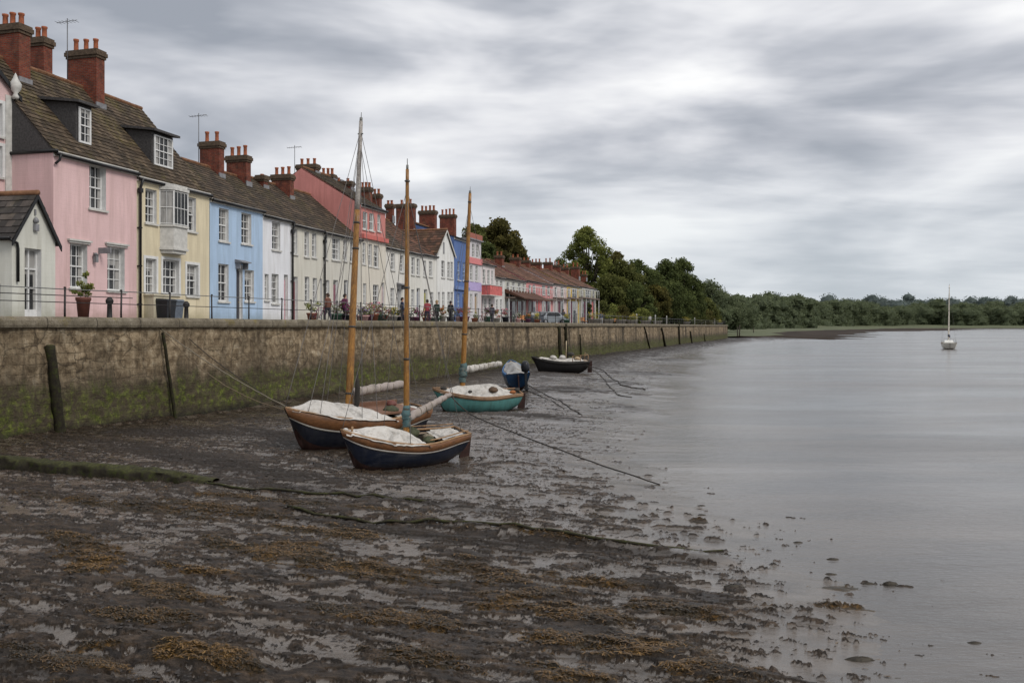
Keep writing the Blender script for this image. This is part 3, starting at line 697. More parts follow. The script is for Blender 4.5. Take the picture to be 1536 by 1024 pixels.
    def door(s, r, c, rev=.16, glazed=False, canopy=False, fm=None):
        x0, x1, z0, z1 = r; m = MB(); y = rev-.03; W = x1-x0
        m.box(x0+.05, x1-.05, y, y+.04, z0, z1-.3*(not glazed))
        for a, b in ((.08, .42), (.5, .92)):
            for cx_ in (.3, .7):
                xc = x0+W*cx_; zz0 = z0+(z1-z0-.3)*a; zz1 = z0+(z1-z0-.3)*b; m.box(xc-W*.14, xc+W*.14, y-.015, y+.005, zz0, zz1, 1 if glazed or b > .5 and glazed else 0)
        d = m.obj('door', [plain('door_paint_%02d' % len(_MC), c, .45, .2), glassmat()], s.root)
        m = MB(); m.box(x0, x0+.05, y-.05, y+.03, z0, z1); m.box(x1-.05, x1, y-.05, y+.03, z0, z1); m.box(x0+.05, x1-.05, y-.05, y+.03, z1-.05, z1)
        m.obj('frame', fm or white, d)
        if not glazed: m = MB(); m.box(x0+.05, x1-.05, y, y+.03, z1-.3, z1-.05); m.obj('fanlight', glassmat(), d)
        m = MB(); m.lathe([(.001, 0), (.03, .01), (.035, .03), (.001, .05)], (x1-.13, y-.03, z0+.98), 8); m.obj('handle', plain('brass', (.4, .28, .1), .35, .1, 5, 0, .8), d)
        if canopy:
            m = MB(); m.hexa([(x0-.15, -.45, z1+.12), (x1+.15, -.45, z1+.12), (x1+.15, -.002, z1+.12), (x0-.15, -.002, z1+.12), (x0-.15, -.45, z1+.17), (x1+.15, -.45, z1+.17), (x1+.15, -.002, z1+.3), (x0-.15, -.002, z1+.3)])
            for xx in (x0-.08, x1+.02): m.box(xx, xx+.06, -.3, -.002, z1-.2, z1+.117)
            m.obj('canopy', lead, d)
        return d
    def chimney(s, px, pytop, wpx, npots, sdep=None, th=.5, potpy=None, aer=None, mat=None, pr=.12):
        sd = s.sr if sdep is None else sdep; k, Y = s.w(px, sd); t = T(px)
        cn = F*(UY+UX*t)/Y; cu = F*abs(UX-UY*t)/Y; L = max(.55, (wpx-th*cu)/cn)
        zt = s.z(pytop, Y); slope = (s.R-s.E)/s.sr if s.sr else 1
        zb = min(s.R, s.E+(s.R-s.E)*max(0, 1-abs(sd-L/2-s.sr)/max(s.sr, .1)))-.6
        m = MB(); a, b = k-th/2, k+th/2; c, d = sd-L/2, sd+L/2; m.box(a, b, c, d, zb, zt-.42); ch = m.obj('chimney', mat or brk, s.root)
        m = MB()
        for q_, z0, z1 in ((.05, zt-.42, zt-.30), (.10, zt-.30, zt-.12), (.06, zt-.12, zt-.02)): m.box(a-q_, b+q_, c-q_, d+q_, z0, z1)
        m.obj('corbel', capm, ch)
        ph = (s.z(potpy, Y)-zt) if potpy else .5
        for i in range(npots):
            yy = c+L*(i+.5)/npots; m = MB(); h = ph*random.uniform(.9, 1.05); r_ = min(pr, L/npots*.38)
            m.lathe([(r_*1.1, -.05), (r_*1.05, .06), (r_*.9, .1), (r_*.85, h*.8), (r_*1.05, h*.86), (r_*1.08, h), (r_*.8, h), (r_*.75, h*.9)], (k+random.uniform(-.03, .03), yy, zt-.02), 10); m.obj('chimney_pot', potm, ch)
        m = MB(); m.box(a-.05, b+.05, c-.07, c-.003, zb+.1, zb+.75, 0); m.obj('flashing', lead, ch)
        return ch
    def aerial(s, px, pytop, pybot, sdep, yagi=True):
        k, Y = s.w(px, sdep); z1 = s.z(pytop, Y); z0 = s.z(pybot, Y); m = MB(); m.tube([(k, sdep, z0-.3), (k, sdep, z1)], .022, 5)
        if yagi:
            m.tube([(k-.05, sdep+.55, z1-.18), (k+.05, sdep-.5, z1-.1)], .013, 4)
            for i in range(6): yy = sdep+.5-i*.19; m.tube([(k-.22, yy, z1-.16), (k+.22, yy, z1-.15)], .009, 4)
        m.obj('aerial', plain('grey_metal', (.12, .12, .125), .5, .2, 5, 0, .6), s.root)
    def downpipe(s, px, z0=.0, z1=None, x=None, mat=None):
        k = s.w(px)[0] if x is None else x; z1 = z1 or s.E-.15; m = MB()
        m.tube([(k, -.27, s.E-.15), (k, -.14, s.E-.5), (k, -.12, s.E-.7), (k, -.12, z0)], .06, 8); m.box(k-.1, k+.1, -.2, -.04, z1-.62, z1-.42)
        for z in np.arange(z0+.8, z1-.8, 1.7): m.box(k-.085, k+.085, -.16, -.002, z, z+.05)
        m.obj('downpipe', mat or black, s.root)
    def dormer(s, px0, px1, py0, py1, mat=slate, over=.3, cols=3, rows=4):
        pc = (px0+px1)/2
        def rz(d): return s.E+(s.R-s.E)*d/s.sr
        lo, hi = 0.05, s.sr
        for _ in range(40):
            md = (lo+hi)/2; _, Y = s.w(pc, md)
            if s.z(py1, Y) > rz(md): lo = md
            else: hi = md
        d = lo; x0 = s.w(px0, d)[0]; x1 = s.w(px1, d)[0]; _, Y = s.w(pc, d); z0 = s.z(py1, Y)-.02; z1 = s.z(py0, Y)
        dz = .25; de = min(s.sr*1.0, (z1+.1-s.E)/(s.R-s.E)*s.sr+.4)
        c0, c1 = x0-.12, x1+.12
        m = MB(); zr = z1+.12
        m.quad((c0, d, z0-.35), (c1, d, z0-.35), (c1, d, zr), (c0, d, zr))
        for x in (c0, c1): m.add([(x, d, z0-.35), (x, d, zr), (x, de, zr+.25), (x, de, rz(de)-.4)], [(0, 1, 2, 3)])
        dm = m.obj('dormer', mat, s.root)
        m = MB(); m.hexa([(c0-.16, d-over, zr-.0), (c1+.16, d-over, zr-.0), (c1+.16, de, zr+.27), (c0-.16, de, zr+.27), (c0-.16, d-over, zr+.11), (c1+.16, d-over, zr+.11), (c1+.16, de, zr+.40), (c0-.16, de, zr+.40)])
        m.obj('dormer_roof', slate if mat is slate else mat, dm)
        m = MB(); m.box(x0+.03, x1-.03, d-.03, d-.004, z0+.03, z1-.03); g = m.obj('window', glassmat(), s.root)
        m = MB(); t = .06; y0, y1 = d-.085, d-.035; H = z1-z0; W = x1-x0
        for b in ((x0-.02, x0+t, z0, z1), (x1-t, x1+.02, z0, z1), (x0+t, x1-t, z1-t, z1), (x0+t, x1-t, z0, z0+.08), (x0+t, x1-t, z0+H*.5-.025, z0+H*.5+.025)): m.box(b[0], b[1], y0, y1, b[2], b[3])
        for k in range(1, cols): x = x0+t+(W-2*t)*k/cols; m.box(x-.014, x+.014, y0+.01, y1-.004, z0+.08, z1-t)
        for k in range(1, rows):
            if k*2 != rows: z = z0+t+(H-2*t)*k/rows; m.box(x0+t, x1-t, y0+.014, y1-.006, z-.014, z+.014)
        m.obj('frame', white, g)
def simple(name, label, px0, px1, d0, d1, E, R, sr, paint, roofm, wins, doors=(), chims=(), rev=.16, cols=2, rows=4, tw=.28, depth=None, gable=False, group=None, pipe=None, surround=False, gut=black, grime=.75, sill=True, aer=()):
    h = House(name, label, px0, px1, d0, d1, E, group); wr = [h.rect(*w_[:4]) for w_ in wins]; dr = [h.rect(d_[0], d_[1], d_[2], 480) for d_ in doors]
    dr = [(a, b, .12, d) for a, b, c, d in dr]
    clampf = lambda r: (max(.1, r[0]), min(h.W-.1, r[1]), r[2], min(r[3], h.E-.3) if not gable else r[3])
    wr = [clampf(r) for r in wr]; dr = [clampf(r) for r in dr]; ok = lambda r: r[1]-r[0] > .2 and r[3]-r[2] > .3
    ops = [r for r in wr+dr if ok(r) and r[3] <= h.E]
    h.body(wallpaint(paint, grime=grime), R, sr, depth or sr*2, ops, gable=gable, reveal=rev)
    h.roof(roofm, gable=gable, tw=tw, gut=gut)
    for r, w_ in zip(wr, wins):
        if ok(r) and r[3] <= h.E:
            c, rr = (w_[4], w_[5]) if len(w_) > 4 else (cols, rows); h.window(r, rev, c, rr, surround=surround, sill=sill)
    for r, d_ in zip(dr, doors):
        if ok(r): h.door(r, d_[3], rev, canopy=len(d_) > 4)
    for c in chims: h.chimney(*c)
    for p in (pipe or ()): h.downpipe(p)
    for a in aer: h.aerial(*a)
    return h
PINK = lin('e9b9bf'); 
# --- pink house, with its slate-hung flank
def build_pink():
    h = House('pink_house', 'tall pale pink house with mossy roof, dormer and slate hung gable end', 80, 205, 4.0, 4.42, 6.88)
    ws = [(134, 159, 248, 314), (105, 131, 366, 432), (161, 187, 371, 436)]; wr = [h.rect(*w) for w in ws]
    h.body(wallpaint((.70, .49, .485)), 11.2, 4.0, 8.0, wr, reveal=.30, flankmat=slate)
    h.roof(R1, tw=.25, lift=.028); h.dormer(117, 134, 163, 215, cols=2)
    h.window(wr[0], .30, 3, 4); h.window(wr[1], .30, 3, 4, hood=True); h.window(wr[2], .30, 3, 4, hood=True)
    h.chimney(20, 39, 50, 3, potpy=19, th=.6, sdep=3.7); h.chimney(62, 58, 33, 2, potpy=41, th=.5, sdep=4.4); h.chimney(129, 77, 54, 3, potpy=58, th=.55)
    h.aerial(101, 28, 118, 4.3)
    m = MB(); m.tube([(-.05, -.23, h.E-.05), (-.05, 2.0, h.E-.05)], .07, 8); m.obj('gutter', black, h.root)
    m = MB(); m.tube([(.12, -.27, h.E-.12), (.10, -.2, h.E-.4), (.05, -.1, h.E-.5), (.03, -.07, h.E-.55)], .05, 8); m.obj('downpipe', black, h.root)
    k, Y = h.w(140); z = h.z(387, Y); m = MB(); m.box(k-.07, k+.07, -.2, -.06, z-.18, z+.12); m.tube([(k, -.0, z+.2), (k, -.13, z+.2), (k, -.13, z+.1)], .02, 6); m.lathe([(.12, 0), (.02, .1)], (k, -.13, z+.12), 8); m.obj('wall_lantern', lead, h.root)
    k, Y = h.w(148); z = h.z(376, Y); m = MB(); m.box(k-.03, k+.03, -.6, -.002, z-.12, z+.12); m.obj('hanging_sign', lead, h.root)
    return h
hp = build_pink()
# --- neighbour to its left, set back, showing a gable verge
def build_left():
    h = House('pink_gabled_house', 'pink gabled house at the left edge with a white finial at its eave', -190, 22, 5.9, 6.15, 9.3)
    Wd = h.W; r = h.rect(-40, 3, 150, 200); r2 = h.rect(-40, 3, 215, 262)
    h.body(wallpaint((.66, .47, .46)), 11.6, 3.6, 7, [r, r2], gable=True, reveal=.2)
    h.roof(R1, gable=True, gut=None); h.window(r, .2, 3, 4, surround=True); h.window(r2, .2, 3, 4, surround=True)
    k, Y = h.w(19); z = h.z(150, Y); m = MB(); m.lathe([(.10, 0), (.13, .1), (.07, .22), (.2, .4), (.22, .6), (.1, .8), (.05, .95), (.0, 1.05)], (k-.05, -.2, z), 10); m.obj('finial', offw, h.root)
    m = MB(); m.box(Wd-.45, Wd+.0, -.05, -.002, 0, h.E-.2); m.obj('corner_strip', offw, h.root)
build_left()
# --- little white lodge in front
def build_lodge():
    h = House('white_lodge', 'small white gabled lodge with glazed doors in front of the pink house', 18, 83, 2.2, 2.5, 3.2)
    r = h.rect(37, 62, 373, 480); r = (r[0], r[1], .1, r[3])
    k, Y = h.w(50); R = zat(290, Y)-CZ
    h.body(wallpaint((.62, .62, .56), grime=.8), R, h.W/2, 5.0, [r], gable=True, reveal=.28); h.roof(R4, gable=True, gut=None, tw=.3)
    x0, x1, z0, z1 = r; m = MB(); m.box(x0+.03, x1-.03, .26, .275, z0, z1-.03); d = m.obj('glazed_door', glassmat(), h.root)
    m = MB(); t = .06
    for a, b, c, e in ((x0, x0+t, z0, z1), (x1-t, x1, z0, z1), (x0+t, x1-t, z1-t, z1), ((x0+x1)/2-.035, (x0+x1)/2+.035, z0, z1-t), (x0+t, x1-t, z1-.75, z1-.69), (x0+t, x1-t, z0, z0+.35), (x0+t, x1-t, z0+1.1, z0+1.14)): m.box(a, b, .19, .255, c, e)
    m.obj('frame', white, d)
    k, Y = h.w(52); z = h.z(335, Y); m = MB(); m.lathe([(.0, 0), (.09, .02), (.11, .1), (.05, .2), (0, .24)], (k, -.05, z), 8); m.box(k-.09, k+.09, -.12, -.003, z-.28, z-.03); m.box(k-.03, k+.03, -.05, -.003, z+.3, z+.5); m.obj('bell_ornament', lead, h.root)
    m = MB(); m.tube([(-.22, -.1, h.E-.15), (-.22, 4.8, h.E-.12)], .06, 8); m.tube([(-.2, -.1, h.E-.2), (.15, -.08, h.E-.3), (.2, -.07, h.E-.5), (.2, -.07, 1.4)], .05, 8); m.obj('gutter', black, h.root)
    # flank window
    m = MB(); m.box(-.02, -.004, 1.2, 2.1, .8, 2.3); g = m.obj('window', glassmat(), h.root); m = MB()
    for a, b, c, e in ((1.13, 1.2, .73, 2.37), (2.1, 2.17, .73, 2.37), (1.2, 2.1, 2.3, 2.37), (1.2, 2.1, .73, .8), (1.2, 2.1, 1.5, 1.55), (1.63, 1.67, .8, 2.3)): m.box(-.05, -.0215, a, b, c, e)
    m.obj('frame', white, g)
build_lodge()
# --- cream yellow house with oriel
def build_yellow():
    h = House('yellow_house', 'cream yellow house with a white oriel window and a wide dormer', 205, 314, 4.42, 4.9, 6.7)
    ws = [(218, 235, 284, 335, 2, 4), (279.5, 294, 296, 347, 2, 4), (218, 234, 388, 440, 2, 4), (244, 268, 390, 441, 3, 4), (280, 297, 397, 444, 2, 4)]; wr = [h.rect(*w[:4]) for w in ws]
    ro = h.rect(243, 268, 288, 340)
    h.body(wallpaint((.68, .60, .43)), 11.2, 4.0, 8.0, wr+[(ro[0]+.1, ro[1]-.1, ro[2]+.1, ro[3]-.1)], reveal=.22); h.roof(R1, tw=.25, lift=.028); h.dormer(230, 257, 206, 250, cols=4)
    for r, w in zip(wr, ws): h.window(r, .22, w[4], w[5], surround=w[2] > 350)
    # oriel: a canted glazed box on brackets
    x0, x1, z0, z1 = ro; P = .55; m = MB(); zb = h.z(381, h.w(255)[1])
    pl_ = [(x0-.15, 0), (x0+.1, -P), (x1-.1, -P), (x1+.15, 0)]
    for (a, b) in zip(pl_[:-1], pl_[1:]): m.quad((*a, zb+.25), (*b, zb+.25), (*b, z0), (*a, z0), 0)
    orl = m.obj('oriel', offw, h.root)
    m = MB()
    def slab(mm, e, za, zc): mm.hexa([(x0-.15-e, -.002, za), (x0+.1-e*.6, -P-e, za), (x1-.1+e*.6, -P-e, za), (x1+.15+e, -.002, za), (x0-.15-e, -.002, zc), (x0+.1-e*.6, -P-e, zc), (x1-.1+e*.6, -P-e, zc), (x1+.15+e, -.002, zc)])
    slab(m, .07, z0-.06, z0+.02); m.obj('sill', offw, orl); m = MB(); slab(m, .05, zb+.15, zb+.25); slab(m, -.05, zb, zb+.15); m.obj('corbel', offw, orl); m = MB(); slab(m, .08, z1, z1+.14); slab(m, .0, z1+.14, z1+.28); m.obj('cornice', offw, orl)
    m = MB()
    for (a, b) in zip(pl_[:-1], pl_[1:]): m.quad((*a, z0+.02), (*b, z0+.02), (*b, z1), (*a, z1))
    g = m.obj('glazing', glassmat(), orl); m = MB()
    for (a, b) in zip(pl_[:-1], pl_[1:]):
        a = Vector(a); b = Vector(b); d = b-a; n_ = Vector((d.y, -d.x)).normalized()*.02; nb = 4 if d.length > .7 else 2
        for i in range(nb+1):
            p = a+d*i/nb+n_; wd = .035 if i in (0, nb) else .014; m.tube([(*p, z0), (*p, z1)], wd, 4, 0, True, False)
        for t_ in (.04, .5, .96): q0 = a+n_; q1 = b+n_; z = z0+(z1-z0)*t_; m.tube([(*q0, z), (*q1, z)], .025, 4, 0, True, False)
    m.obj('frame', white, g)
    h.downpipe(0, x=.1); 
    # low bay wall and meter boxes below
    r = h.rect(216, 240, 444, 474); m = MB(); m.box(r[0], r[1], -.5, -.003, 0, r[3]); m.box(r[0]-.05, r[1]+.05, -.55, -.003, r[3], r[3]+.07); m.obj('porch_step', wallpaint((.55, .5, .38)), h.root)
build_yellow()
BLUE = (.40, .53, .70)
simple('blue_house', 'light blue terraced house with two upper windows and a hooded door', 315, 394, 4.9, 5.3, 6.5, 9.05, 3.5, BLUE, R2,
       [(328.5, 343, 313, 362), (362, 377, 320, 366), (327.5, 343, 396, 452), (367, 381, 405, 452)], [(354.5, 364, 398, (.05, .05, .06), 1)],
       [(318, 213, 36, 2, None, .5, 197), (358, 234, 36, 3, None, .5, 219)], rev=.22, cols=2, rows=4, surround=False, aer=[(298, 170, 242, 3.6)])
simple('white_house', 'narrow bright white terraced house beside the light blue one', 394, 437, 5.3, 5.6, 6.3, 9.0, 3.5, (.74, .75, .78), R2,
       [(408, 420.5, 333, 375), (397, 403, 411, 450, 1, 4), (407.5, 418, 411, 455)], [(426, 432, 412, (.5, .28, .32))], [(393, 263, 10, 1, None, .5, 262), (424, 262, 33, 3, None, .5, 250)], rev=.2, pipe=[436.5], aer=[(442, 218, 255, 4.5)])
simple('cream_house', 'long cream terraced house with grimy walls right of the narrow white one', 437, 484, 5.6, 5.95, 6.15, 9.35, 4.0, (.62, .60, .53), R2,
       [(439.5, 446, 343, 381), (456.5, 463.5, 347, 385), (468, 474.5, 349, 386), (457, 464, 415, 453), (469, 475.5, 417, 455)], [(440, 446.5, 415, (.2, .07, .08)), (480, 483.2, 418, (.05, .05, .05))], [], rev=.2)
simple('cream_house_with_balcony', 'cream terraced house with a small iron balcony left of the coral gable', 484, 541, 5.95, 6.25, 6.1, 9.35, 4.0, (.60, .58, .52), R2,
       [(486, 491, 352, 388), (498, 510, 354, 390, 3, 4), (515, 520, 358, 391), (525, 531, 360, 393), (489, 494, 420, 458), (526, 532, 424, 460)], [(500, 507, 420, (.22, .09, .12)), (516, 522, 420, (.06, .06, .07))], [], rev=.2, pipe=[485])
hb = None
# --- coral three storey house
def build_coral():
    h = House('coral_gabled_house', 'tall house with coral red top storey and gable over cream lower floors', 541, 578, 6.25, 6.5, 8.6)
    up = [h.rect(*r) for r in ((544, 551, 318, 344), (554, 560.5, 320, 346), (566, 570.5, 322, 347))]
    lo = [h.rect(*r) for r in ((552, 557.5, 366, 399), (560, 567.5, 368, 401), (543, 548, 364, 396), (559, 567.5, 427, 460), (544, 549, 425, 458))]
    dr = h.rect(572, 576, 424, 480); dr = (dr[0], dr[1], .1, dr[3])
    ops = up+lo+[dr]
    h.body(wallpaint((.58, .24, .215)), 11.35, 4.6, 9.2, ops, reveal=.16); h.roof(R2, gut=black)
    zf = h.z(361, h.w(560)[1]); m = MB()
    # cream render on the lower floors, cut round its openings, proud of the coral wall
    xs = sorted({0.0, h.W, *[a for o in lo+[dr] for a in o[:2]]}); zs = sorted({0.0, zf, *[a for o in lo+[dr] for a in o[2:]]})
    for i in range(len(xs)-1):
        for j in range(len(zs)-1):
            cx = (xs[i]+xs[i+1])/2; cz = (zs[j]+zs[j+1])/2
            if not any(o[0] < cx < o[1] and o[2] < cz < o[3] for o in lo+[dr]): m.box(xs[i], xs[i+1], -.03, -.002, zs[j], zs[j+1])
    m.obj('lower_render', wallpaint((.66, .62, .54)), h.root)
    m = MB(); m.box(-.02, h.W+.02, -.28, -.031, zf, zf+.3); m.obj('string_course', wallpaint((.55, .16, .14)), h.root)
    for r in up: h.window(r, .14, 2, 2)
    for r in lo: h.window(r, .14, 2, 4)
    h.door(dr, (.45, .3, .32), .14)
    h.chimney(462, 247, 34, 3, sdep=5.2, potpy=237, th=.6); h.chimney(492, 262, 24, 3, sdep=5.2, potpy=252); h.chimney(508, 272, 12, 1, sdep=4.6, potpy=266); h.chimney(522, 272, 18, 1, sdep=3.4, potpy=267)
build_coral()
WH = (.70, .68, .63)
simple('white_terrace_house', 'white terraced house immediately right of the coral gabled house', 578, 612, 6.5, 6.75, 5.95, 9.8, 4.5, WH, R2, [(586, 592, 380, 405), (600, 605.5, 383, 408), (585.5, 591.5, 432, 460)], [(596, 602, 430, (.3, .3, .3), 1)],
       [(549, 281, 19, 3, None, .5, 273), (565, 291, 16, 2, None, .5, 283), (585, 306, 13, 2, None, .4, 300)], tw=.35, rev=.18)
simple('white_terrace_house', 'white terraced house seen on both sides of the second mast', 612, 633, 6.75, 6.9, 5.95, 9.4, 4.5, (.68, .67, .62), R3, [(617, 622, 386, 412), (625, 629.5, 388, 413), (617, 621.5, 434, 460)], [(625, 630, 432, (.25, .26, .3))],
       [(609, 306, 30, 2, None, .6, 299)], tw=.35, rev=.18)
simple('white_terrace_house', 'white terraced house just left of the white gabled one', 633, 655, 6.9, 7.0, 6.0, 9.2, 4.5, (.70, .69, .65), R3, [(635, 639, 391, 414), (643.5, 648.5, 392, 415), (645, 650, 438, 461)], [(636, 641, 434, (.3, .28, .08))],
       [(642, 316, 27, 4, None, .6, 308)], tw=.35, rev=.18)
def build_whgable():
    h = simple('white_gabled_house', 'white house with a steep pointed front gable and three upper windows', 655.5, 681, 7.0, 7.2, 6.45, 8.5, 3.0, (.74, .74, .72), R3, [(662, 667, 391, 416), (671, 675, 393, 417), (676, 679.5, 393, 418), (657, 660, 438, 462), (663, 667, 438, 462), (671, 675, 438, 464), (676, 679.5, 438, 464)], gable=True, depth=9, rev=.16, tw=.35, gut=black)
    k, Y = h.w(665.5); z = h.z(372, Y); m = MB(); m.box(k-.12, k+.12, -.04, -.002, z-.5, z+.5); m.obj('attic_slit', lead, h.root)
    h.chimney(672, 322, 25, 4, sdep=6.5, potpy=313, th=.6); return h
build_whgable()
def build_blue3():
    h = House('tall_blue_house', 'tall deep blue house with dark blue door right of the white gable', 681, 702, 7.2, 7.6, 8.1)
    ws = [(686, 690.5, 392, 420), (694, 698.5, 394, 421), (686, 690, 440, 466)]; wr = [h.rect(*w) for w in ws]; r = h.rect(693.5, 699, 440, 480); dr = (r[0], r[1], .1, r[3])
    h.body(wallpaint((.10, .165, .36), grime=.35), 9.5, 4.0, 8.0, wr+[dr], reveal=.15, revm=plain('deep_blue_paint', (.13, .2, .40), .5)); h.roof(R3, tw=.35)
    bm = plain('pale_blue_frame', (.3, .4, .62), .5)
    for r in wr: h.window(r, .15, 2, 4, fm=bm)
    h.door(dr, (.03, .04, .12), .15, fm=bm)
    m = MB(); z = h.z(435, h.w(692)[1]); m.box(0, h.W, -.2, -.002, z, z+.3); m.obj('shop_cornice', plain('deep_blue_paint', (.13, .2, .40), .5), h.root)
build_blue3()
def build_lilac():
    h = House('lilac_house', 'three storey lilac house with coral cornice and flat parapet', 702, 721.5, 7.6, 7.8, 8.3)
    ws = [(708, 712, 366, 386), (714, 718.5, 367, 387), (705, 709, 398, 421), (713, 717, 399, 422), (705, 708.5, 441, 466)]; wr = [h.rect(*w) for w in ws]; r = h.rect(712, 716.5, 440, 480); dr = (r[0], r[1], .1, r[3])
    h.body(wallpaint((.60, .58, .60)), 8.4, 4.0, 8.0, wr+[dr], reveal=.15)
    m = MB(); m.box(-.05, h.W+.05, -.25, 8.05, h.E, h.E+.12); m.obj('roof', lead, h.root)
    m = MB(); m.box(-.02, h.W+.02, -.15, .15, h.E+.12, h.E+.65); m.obj('parapet', plain('brick_red_parapet', (.3, .11, .08), .8), h.root)
    for a, b, c, nm in ((387, 396, (.58, .2, .2), 'cornice'), (423, 436, (.40, .33, .56), 'lilac_band')):
        Y = h.w(711)[1]; z0 = h.z(b, Y); z1 = h.z(a, Y); m = MB(); m.box(-.01, h.W+.01, -.14 if nm == 'cornice' else -.05, -.002, z0, z1); m.obj(nm, plain(nm, c, .7, .15), h.root)
    for r in wr: h.window(r, .15, 2, 4)
    h.door(dr, (.35, .25, .16), .15)
build_lilac()
def build_redbay():
    h = simple('red_balcony_house', 'white house with a coral red balcony front beside the lilac house', 721.5, 742, 7.8, 8.0, 6.3, 8.3, 3.5, (.66, .60, .60), R5, [(724, 728, 404, 426), (731, 735, 405, 427), (737, 740, 406, 428), (726, 730, 447, 468), (733, 737, 447, 468)], [(722.2, 725, 442, (.15, .04, .04))], tw=.4, rev=.14)
    r = h.rect(722.5, 741, 429, 443); m = MB(); m.box(r[0], r[1], -.9, -.003, r[2], r[3]); b = m.obj('balcony', plain('coral_red_boarding', (.52, .13, .12), .7, .3, 3), h.root)
    m = MB(); m.box(r[0]-.05, r[1]+.05, -.95, -.003, r[3], r[3]+.08); m.box(r[0]-.03, r[1]+.03, -.93, -.003, r[2]-.08, r[2]); m.obj('moulding', offw, b)
build_redbay()
simple('small_white_house', 'low white house with dark framed windows just before the far coloured terrace', 742, 757, 8.0, 8.3, 5.2, 7.4, 3.5, (.66, .66, .64), R5, [(744, 747.5, 420, 436), (750, 754, 421, 437), (744, 747, 449, 468), (750, 753, 449, 468)], (), [(749, 383, 15, 2, None, .9, 377)], tw=.4, rev=.14)
FR = [(757, 789, 8.3, 8.6, 5.25, (.55, .55, .50), 'pale grey house with a dark lean-to canopy in the far terrace', [(760, 764), (768, 772), (777, 781), (784, 787)], R5, [(773, 386, 17, 2, None, .8, 381)]),
      (789, 829, 8.6, 8.9, 5.4, (.60, .27, .27), 'coral pink house in the far terrace with a balcony rail', [(793, 796.5), (799, 803), (813, 818), (821, 825)], R5, [(789, 390, 14, 2, None, .8, 386), (804, 393, 18, 3, None, .8, 388), (822, 393, 14, 2, None, .8, 387)]),
      (829, 850, 8.9, 9.0, 5.6, (.62, .50, .49), 'blush white house between the coral pink and yellow ones in the far terrace', [(832, 836), (841, 845)], R5, [(835, 397, 13, 2, None, .8, 391), (848, 401, 12, 2, None, .8, 396)]),
      (850, 868, 9.0, 9.05, 5.7, (.60, .42, .12), 'mustard yellow house in the far terrace', [(852, 855), (858, 866)], R5, []),
      (868, 894, 9.05, 9.1, 5.8, (.42, .40, .28), 'olive cream house at the right end of the far terrace', [(871, 875), (878, 887), (889, 892)], R5, [(863, 400, 14, 2, None, .8, 394), (876, 411, 9, 2, None, .6, 406)])]
for px0, px1, d0, d1, E, c, lab, cols_, rm_, ch in FR:
    e0 = 489-E*F/((-WX0+d0)/(WK-T((px0+px1)/2)))
    h = simple('terrace_cottage', lab, px0, px1, d0, d1, E, E+2.55, 5.0, c, rm_, [(a, b, e0+4, e0+19) for a, b in cols_], [], ch, tw=.55, rev=.12, cols=2, rows=2)
    Y = h.w((px0+px1)/2)[1]; zz = h.z(447, Y)
    m = MB(); m.box(0, h.W, -.6 if px0 > 770 else -1.2, -.003, zz-.14, zz+.02); o = m.obj('balcony_slab', plain('weathered_boards', (.16, .12, .10), .7), h.root)
    m = MB()
    for k in np.linspace(.1, h.W-.1, max(3, int(h.W/.9))): m.tube([(k, -.5, zz), (k, -.5, zz+1.2)], .03, 4)
    m.tube([(0, -.5, zz+1.2), (h.W, -.5, zz+1.2)], .05, 4); m.obj('balcony_rail', white, h.root)
    m = MB()
    for k in np.linspace(.08, h.W-.08, max(3, int(h.W/2.0))): m.box(k-.05, k+.05, -.52, -.42, 0, zz-.14)
    m.obj('porch_posts', white, h.root)
    for a, b in cols_:
        r = h.rect(a-.5, b+.2, 452, 474); m = MB(); m.box(r[0], r[1], -.05, -.004, .2, r[3]); m.obj('window', glassmat(), h.root)
    for q_, (a, b) in enumerate(zip(cols_[:-1], cols_[1:])):
        r = h.rect((a[1]+b[0])/2-1.2, (a[1]+b[0])/2+1.2, 452, 478); m = MB(); m.box(r[0], r[1], -.06, -.004, .05, r[3]); m.obj('door', plain('door_coral' if q_ % 2 else 'door_plum', (.45, .12, .12) if q_ % 2 else (.10, .03, .05), .6), h.root)
    if px0 == 757:
        m = MB(); tint = []; r = h.rect(757, 800, 440, 449); m.hexa([(r[0], -2.2, r[2]-.1), (r[1], -2.2, r[2]-.1), (r[1], -.004, r[3]-.1), (r[0], -.004, r[3]-.1), (r[0], -2.2, r[2]), (r[1], -2.2, r[2]), (r[1], -.004, r[3]+.3), (r[0], -.004, r[3]+.3)]); m.tint = [.3]*6; m.obj('canopy', R5, h.root)
# ================================================================ boats
def paintm(name, c, rough=.35, dirt=.5):
    s = NT(name); v = s.coord(); x, y, z = s.sep(v)
    st = s.noise(s.comb(s.math('MULTIPLY', x, 6.0), 0.0, s.math('MULTIPLY', z, 1.2)), 1.0, 5, .7)
    n = s.noise(v, 3, 5, .7)
    cc = s.mix(s.math('MULTIPLY', s.ramp(st, [(.45, 0.), (.7, 1.)]), dirt), c, tuple(k*.45+.02 for k in c))
    low = s.ramp(s.math('ADD', z, s.math('MULTIPLY', n, .25)), [(.20, 1.), (.55, 0.)])
    cc = s.mix(s.math('MULTIPLY', low, .8), cc, (.035, .026, .02))
    pl_ = s.math('FRACT', s.math('MULTIPLY', z, 7.0)); seam = s.ramp(pl_, [(0., 0.), (.08, 1.)])
    return s.out(cc, rough, s.bump(s.math('ADD', seam, s.math('MULTIPLY', n, .6)), .35, .012), None, .45)
